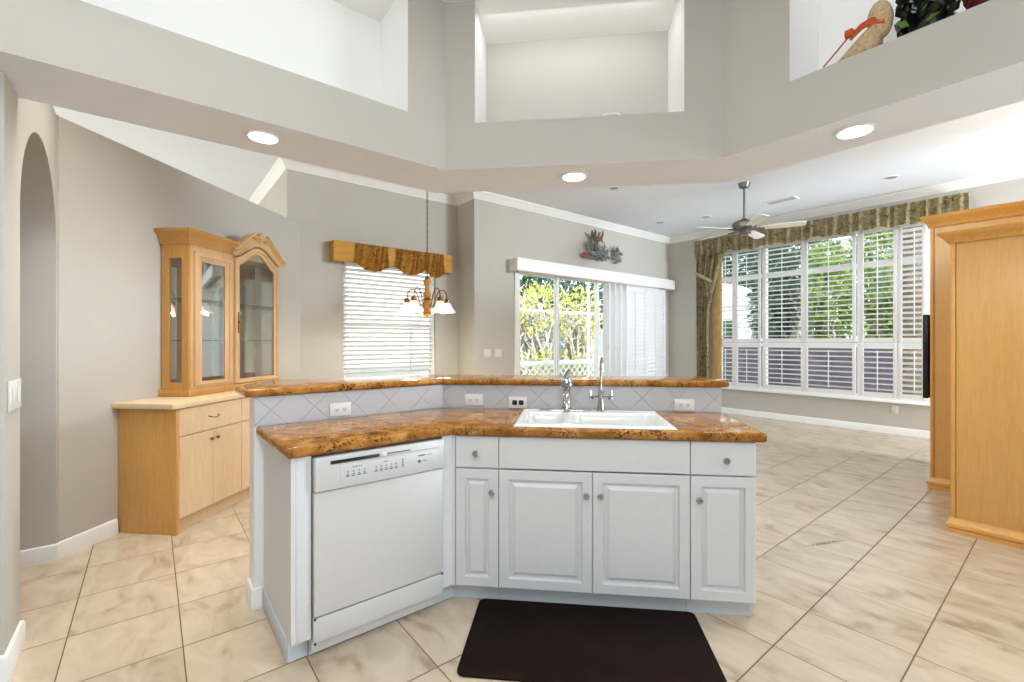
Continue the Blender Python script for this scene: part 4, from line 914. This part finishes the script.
t = thing('screen_enclosure', 'white aluminium pool cage posts and beams outside the patio and windows', 'enclosure', (10.5, 8, -.14))
for x in (3.9, 8.9, 13.15): MB().box(x-.025, x+.025, 7.97, 8.02, -.14, 3.3, .004).build('post', 'fence', t)
MB().box(3.9, 13.2, 7.975, 8.015, 2.05, 2.10).build('beam', 'fence', t)
t = thing('garden_wall', 'added pale wall standing in for bright outdoors between the nook blind slats', 'wall', (3.2, 9, -.14))  # added white backing so the slat gaps read as overexposed outdoors
MB().box(.2, 5.6, 8.95, 9.1, -.14, 3.6).build('wall_body', 'stucco', t); MB().box(.15, 5.65, 8.9, 9.15, 3.601, 3.68, .01).build('coping', 'stucco', t)
t = thing('garden_wall', 'low mauve-grey wall outside the family room window', 'wall', (13.7, 0, -.14))
MB().box(13.6, 13.8, -10, 7.4, -.14, 1.35).build('wall_body', 'mauve', t); MB().box(13.55, 13.85, -10, 7.4, 1.351, 1.43, .01).build('coping', 'stucco', t)
t = thing('neighbour_house', 'white house with a flat-edged roof beyond the garden, left in the window', 'building', (24, 12, -.14))
MB().box(21, 27, 9.2, 16, -.14, 3.0).build('house_wall', 'stucco', t); MB().prism([(8.7, 3.0), (16.5, 3.0), (12.6, 4.6)], 20.5, 27.5, axis='x').build('roof', 'stucco', t)
MB().box(20.97, 20.999, 9.8, 11, 1.0, 2.3).build('house_window', 'leaf3', t)
for i, (x, y, sx, sy, sz, mt, n, lw, sd_, lab) in enumerate([
    (16.6, 6.6, .9, .58, 4.9, 'leaf3', 2400, .28, 21, 'dark teal tree behind the wide left shutter panels'),
    (31, 14.6, 2.0, 2.4, 8.6, 'leaf3', 2600, .6, 22, 'dark tree rising behind the white house'),
    (16.2, 4.8, .9, .58, 4.4, 'leaf2', 2600, .24, 23, 'sunlit bright green tree in the middle of the family room view'),
    (16.2, 3.05, .85, .5, 4.2, 'leaf2', 2200, .24, 25, 'green bush right of the sunlit tree'),
    (20.2, 7.2, 1.2, 1.1, 6.4, 'leaf3', 2600, .34, 24, 'tall dark tree farther back behind the garden wall'),
    (20.2, 4.3, 1.2, 1.1, 6.2, 'leaf2', 2400, .34, 26, 'tall green tree farther back at the right of the family room view')]):
    shrub('garden_tree', lab, (x, y, -.14), (sx, sy, sz), mt, n, lw, True, seed=sd_, core=.45, group='trees beyond the garden wall')
t = thing('palm_trunk', 'thick brown palm trunk outside the right end of the window', 'palm', (11.4, 2.0, -.14))
m = MB(); m.lathe([(.24+.02*(k % 2), k*.14) for k in range(34)], (11.4, 2.0, -.14), seg=18); m.build('trunk', 'palmbark', t)
m = MB(); rg = random.Random(9)
for k in range(11):
    a = 2*PI*k/11; P = [Vector((11.4+math.cos(a)*r, 2.0+math.sin(a)*r, 4.6+1.0*math.sin(r*1.1)-.25*r*r)) for r in [j*.22 for j in range(11)]]
    m.tube(P, .018, 5)
    for q in P[2:]:
        for s in (-1, 1):
            for j in range(2): leaf(m, q, Vector((math.cos(a)*.5-s*math.sin(a), math.sin(a)*.5+s*math.cos(a), -.4))+rv(rg)*.2, (0, 0, 1), .55, .05)
m.build('fronds', 'leaf2', t)
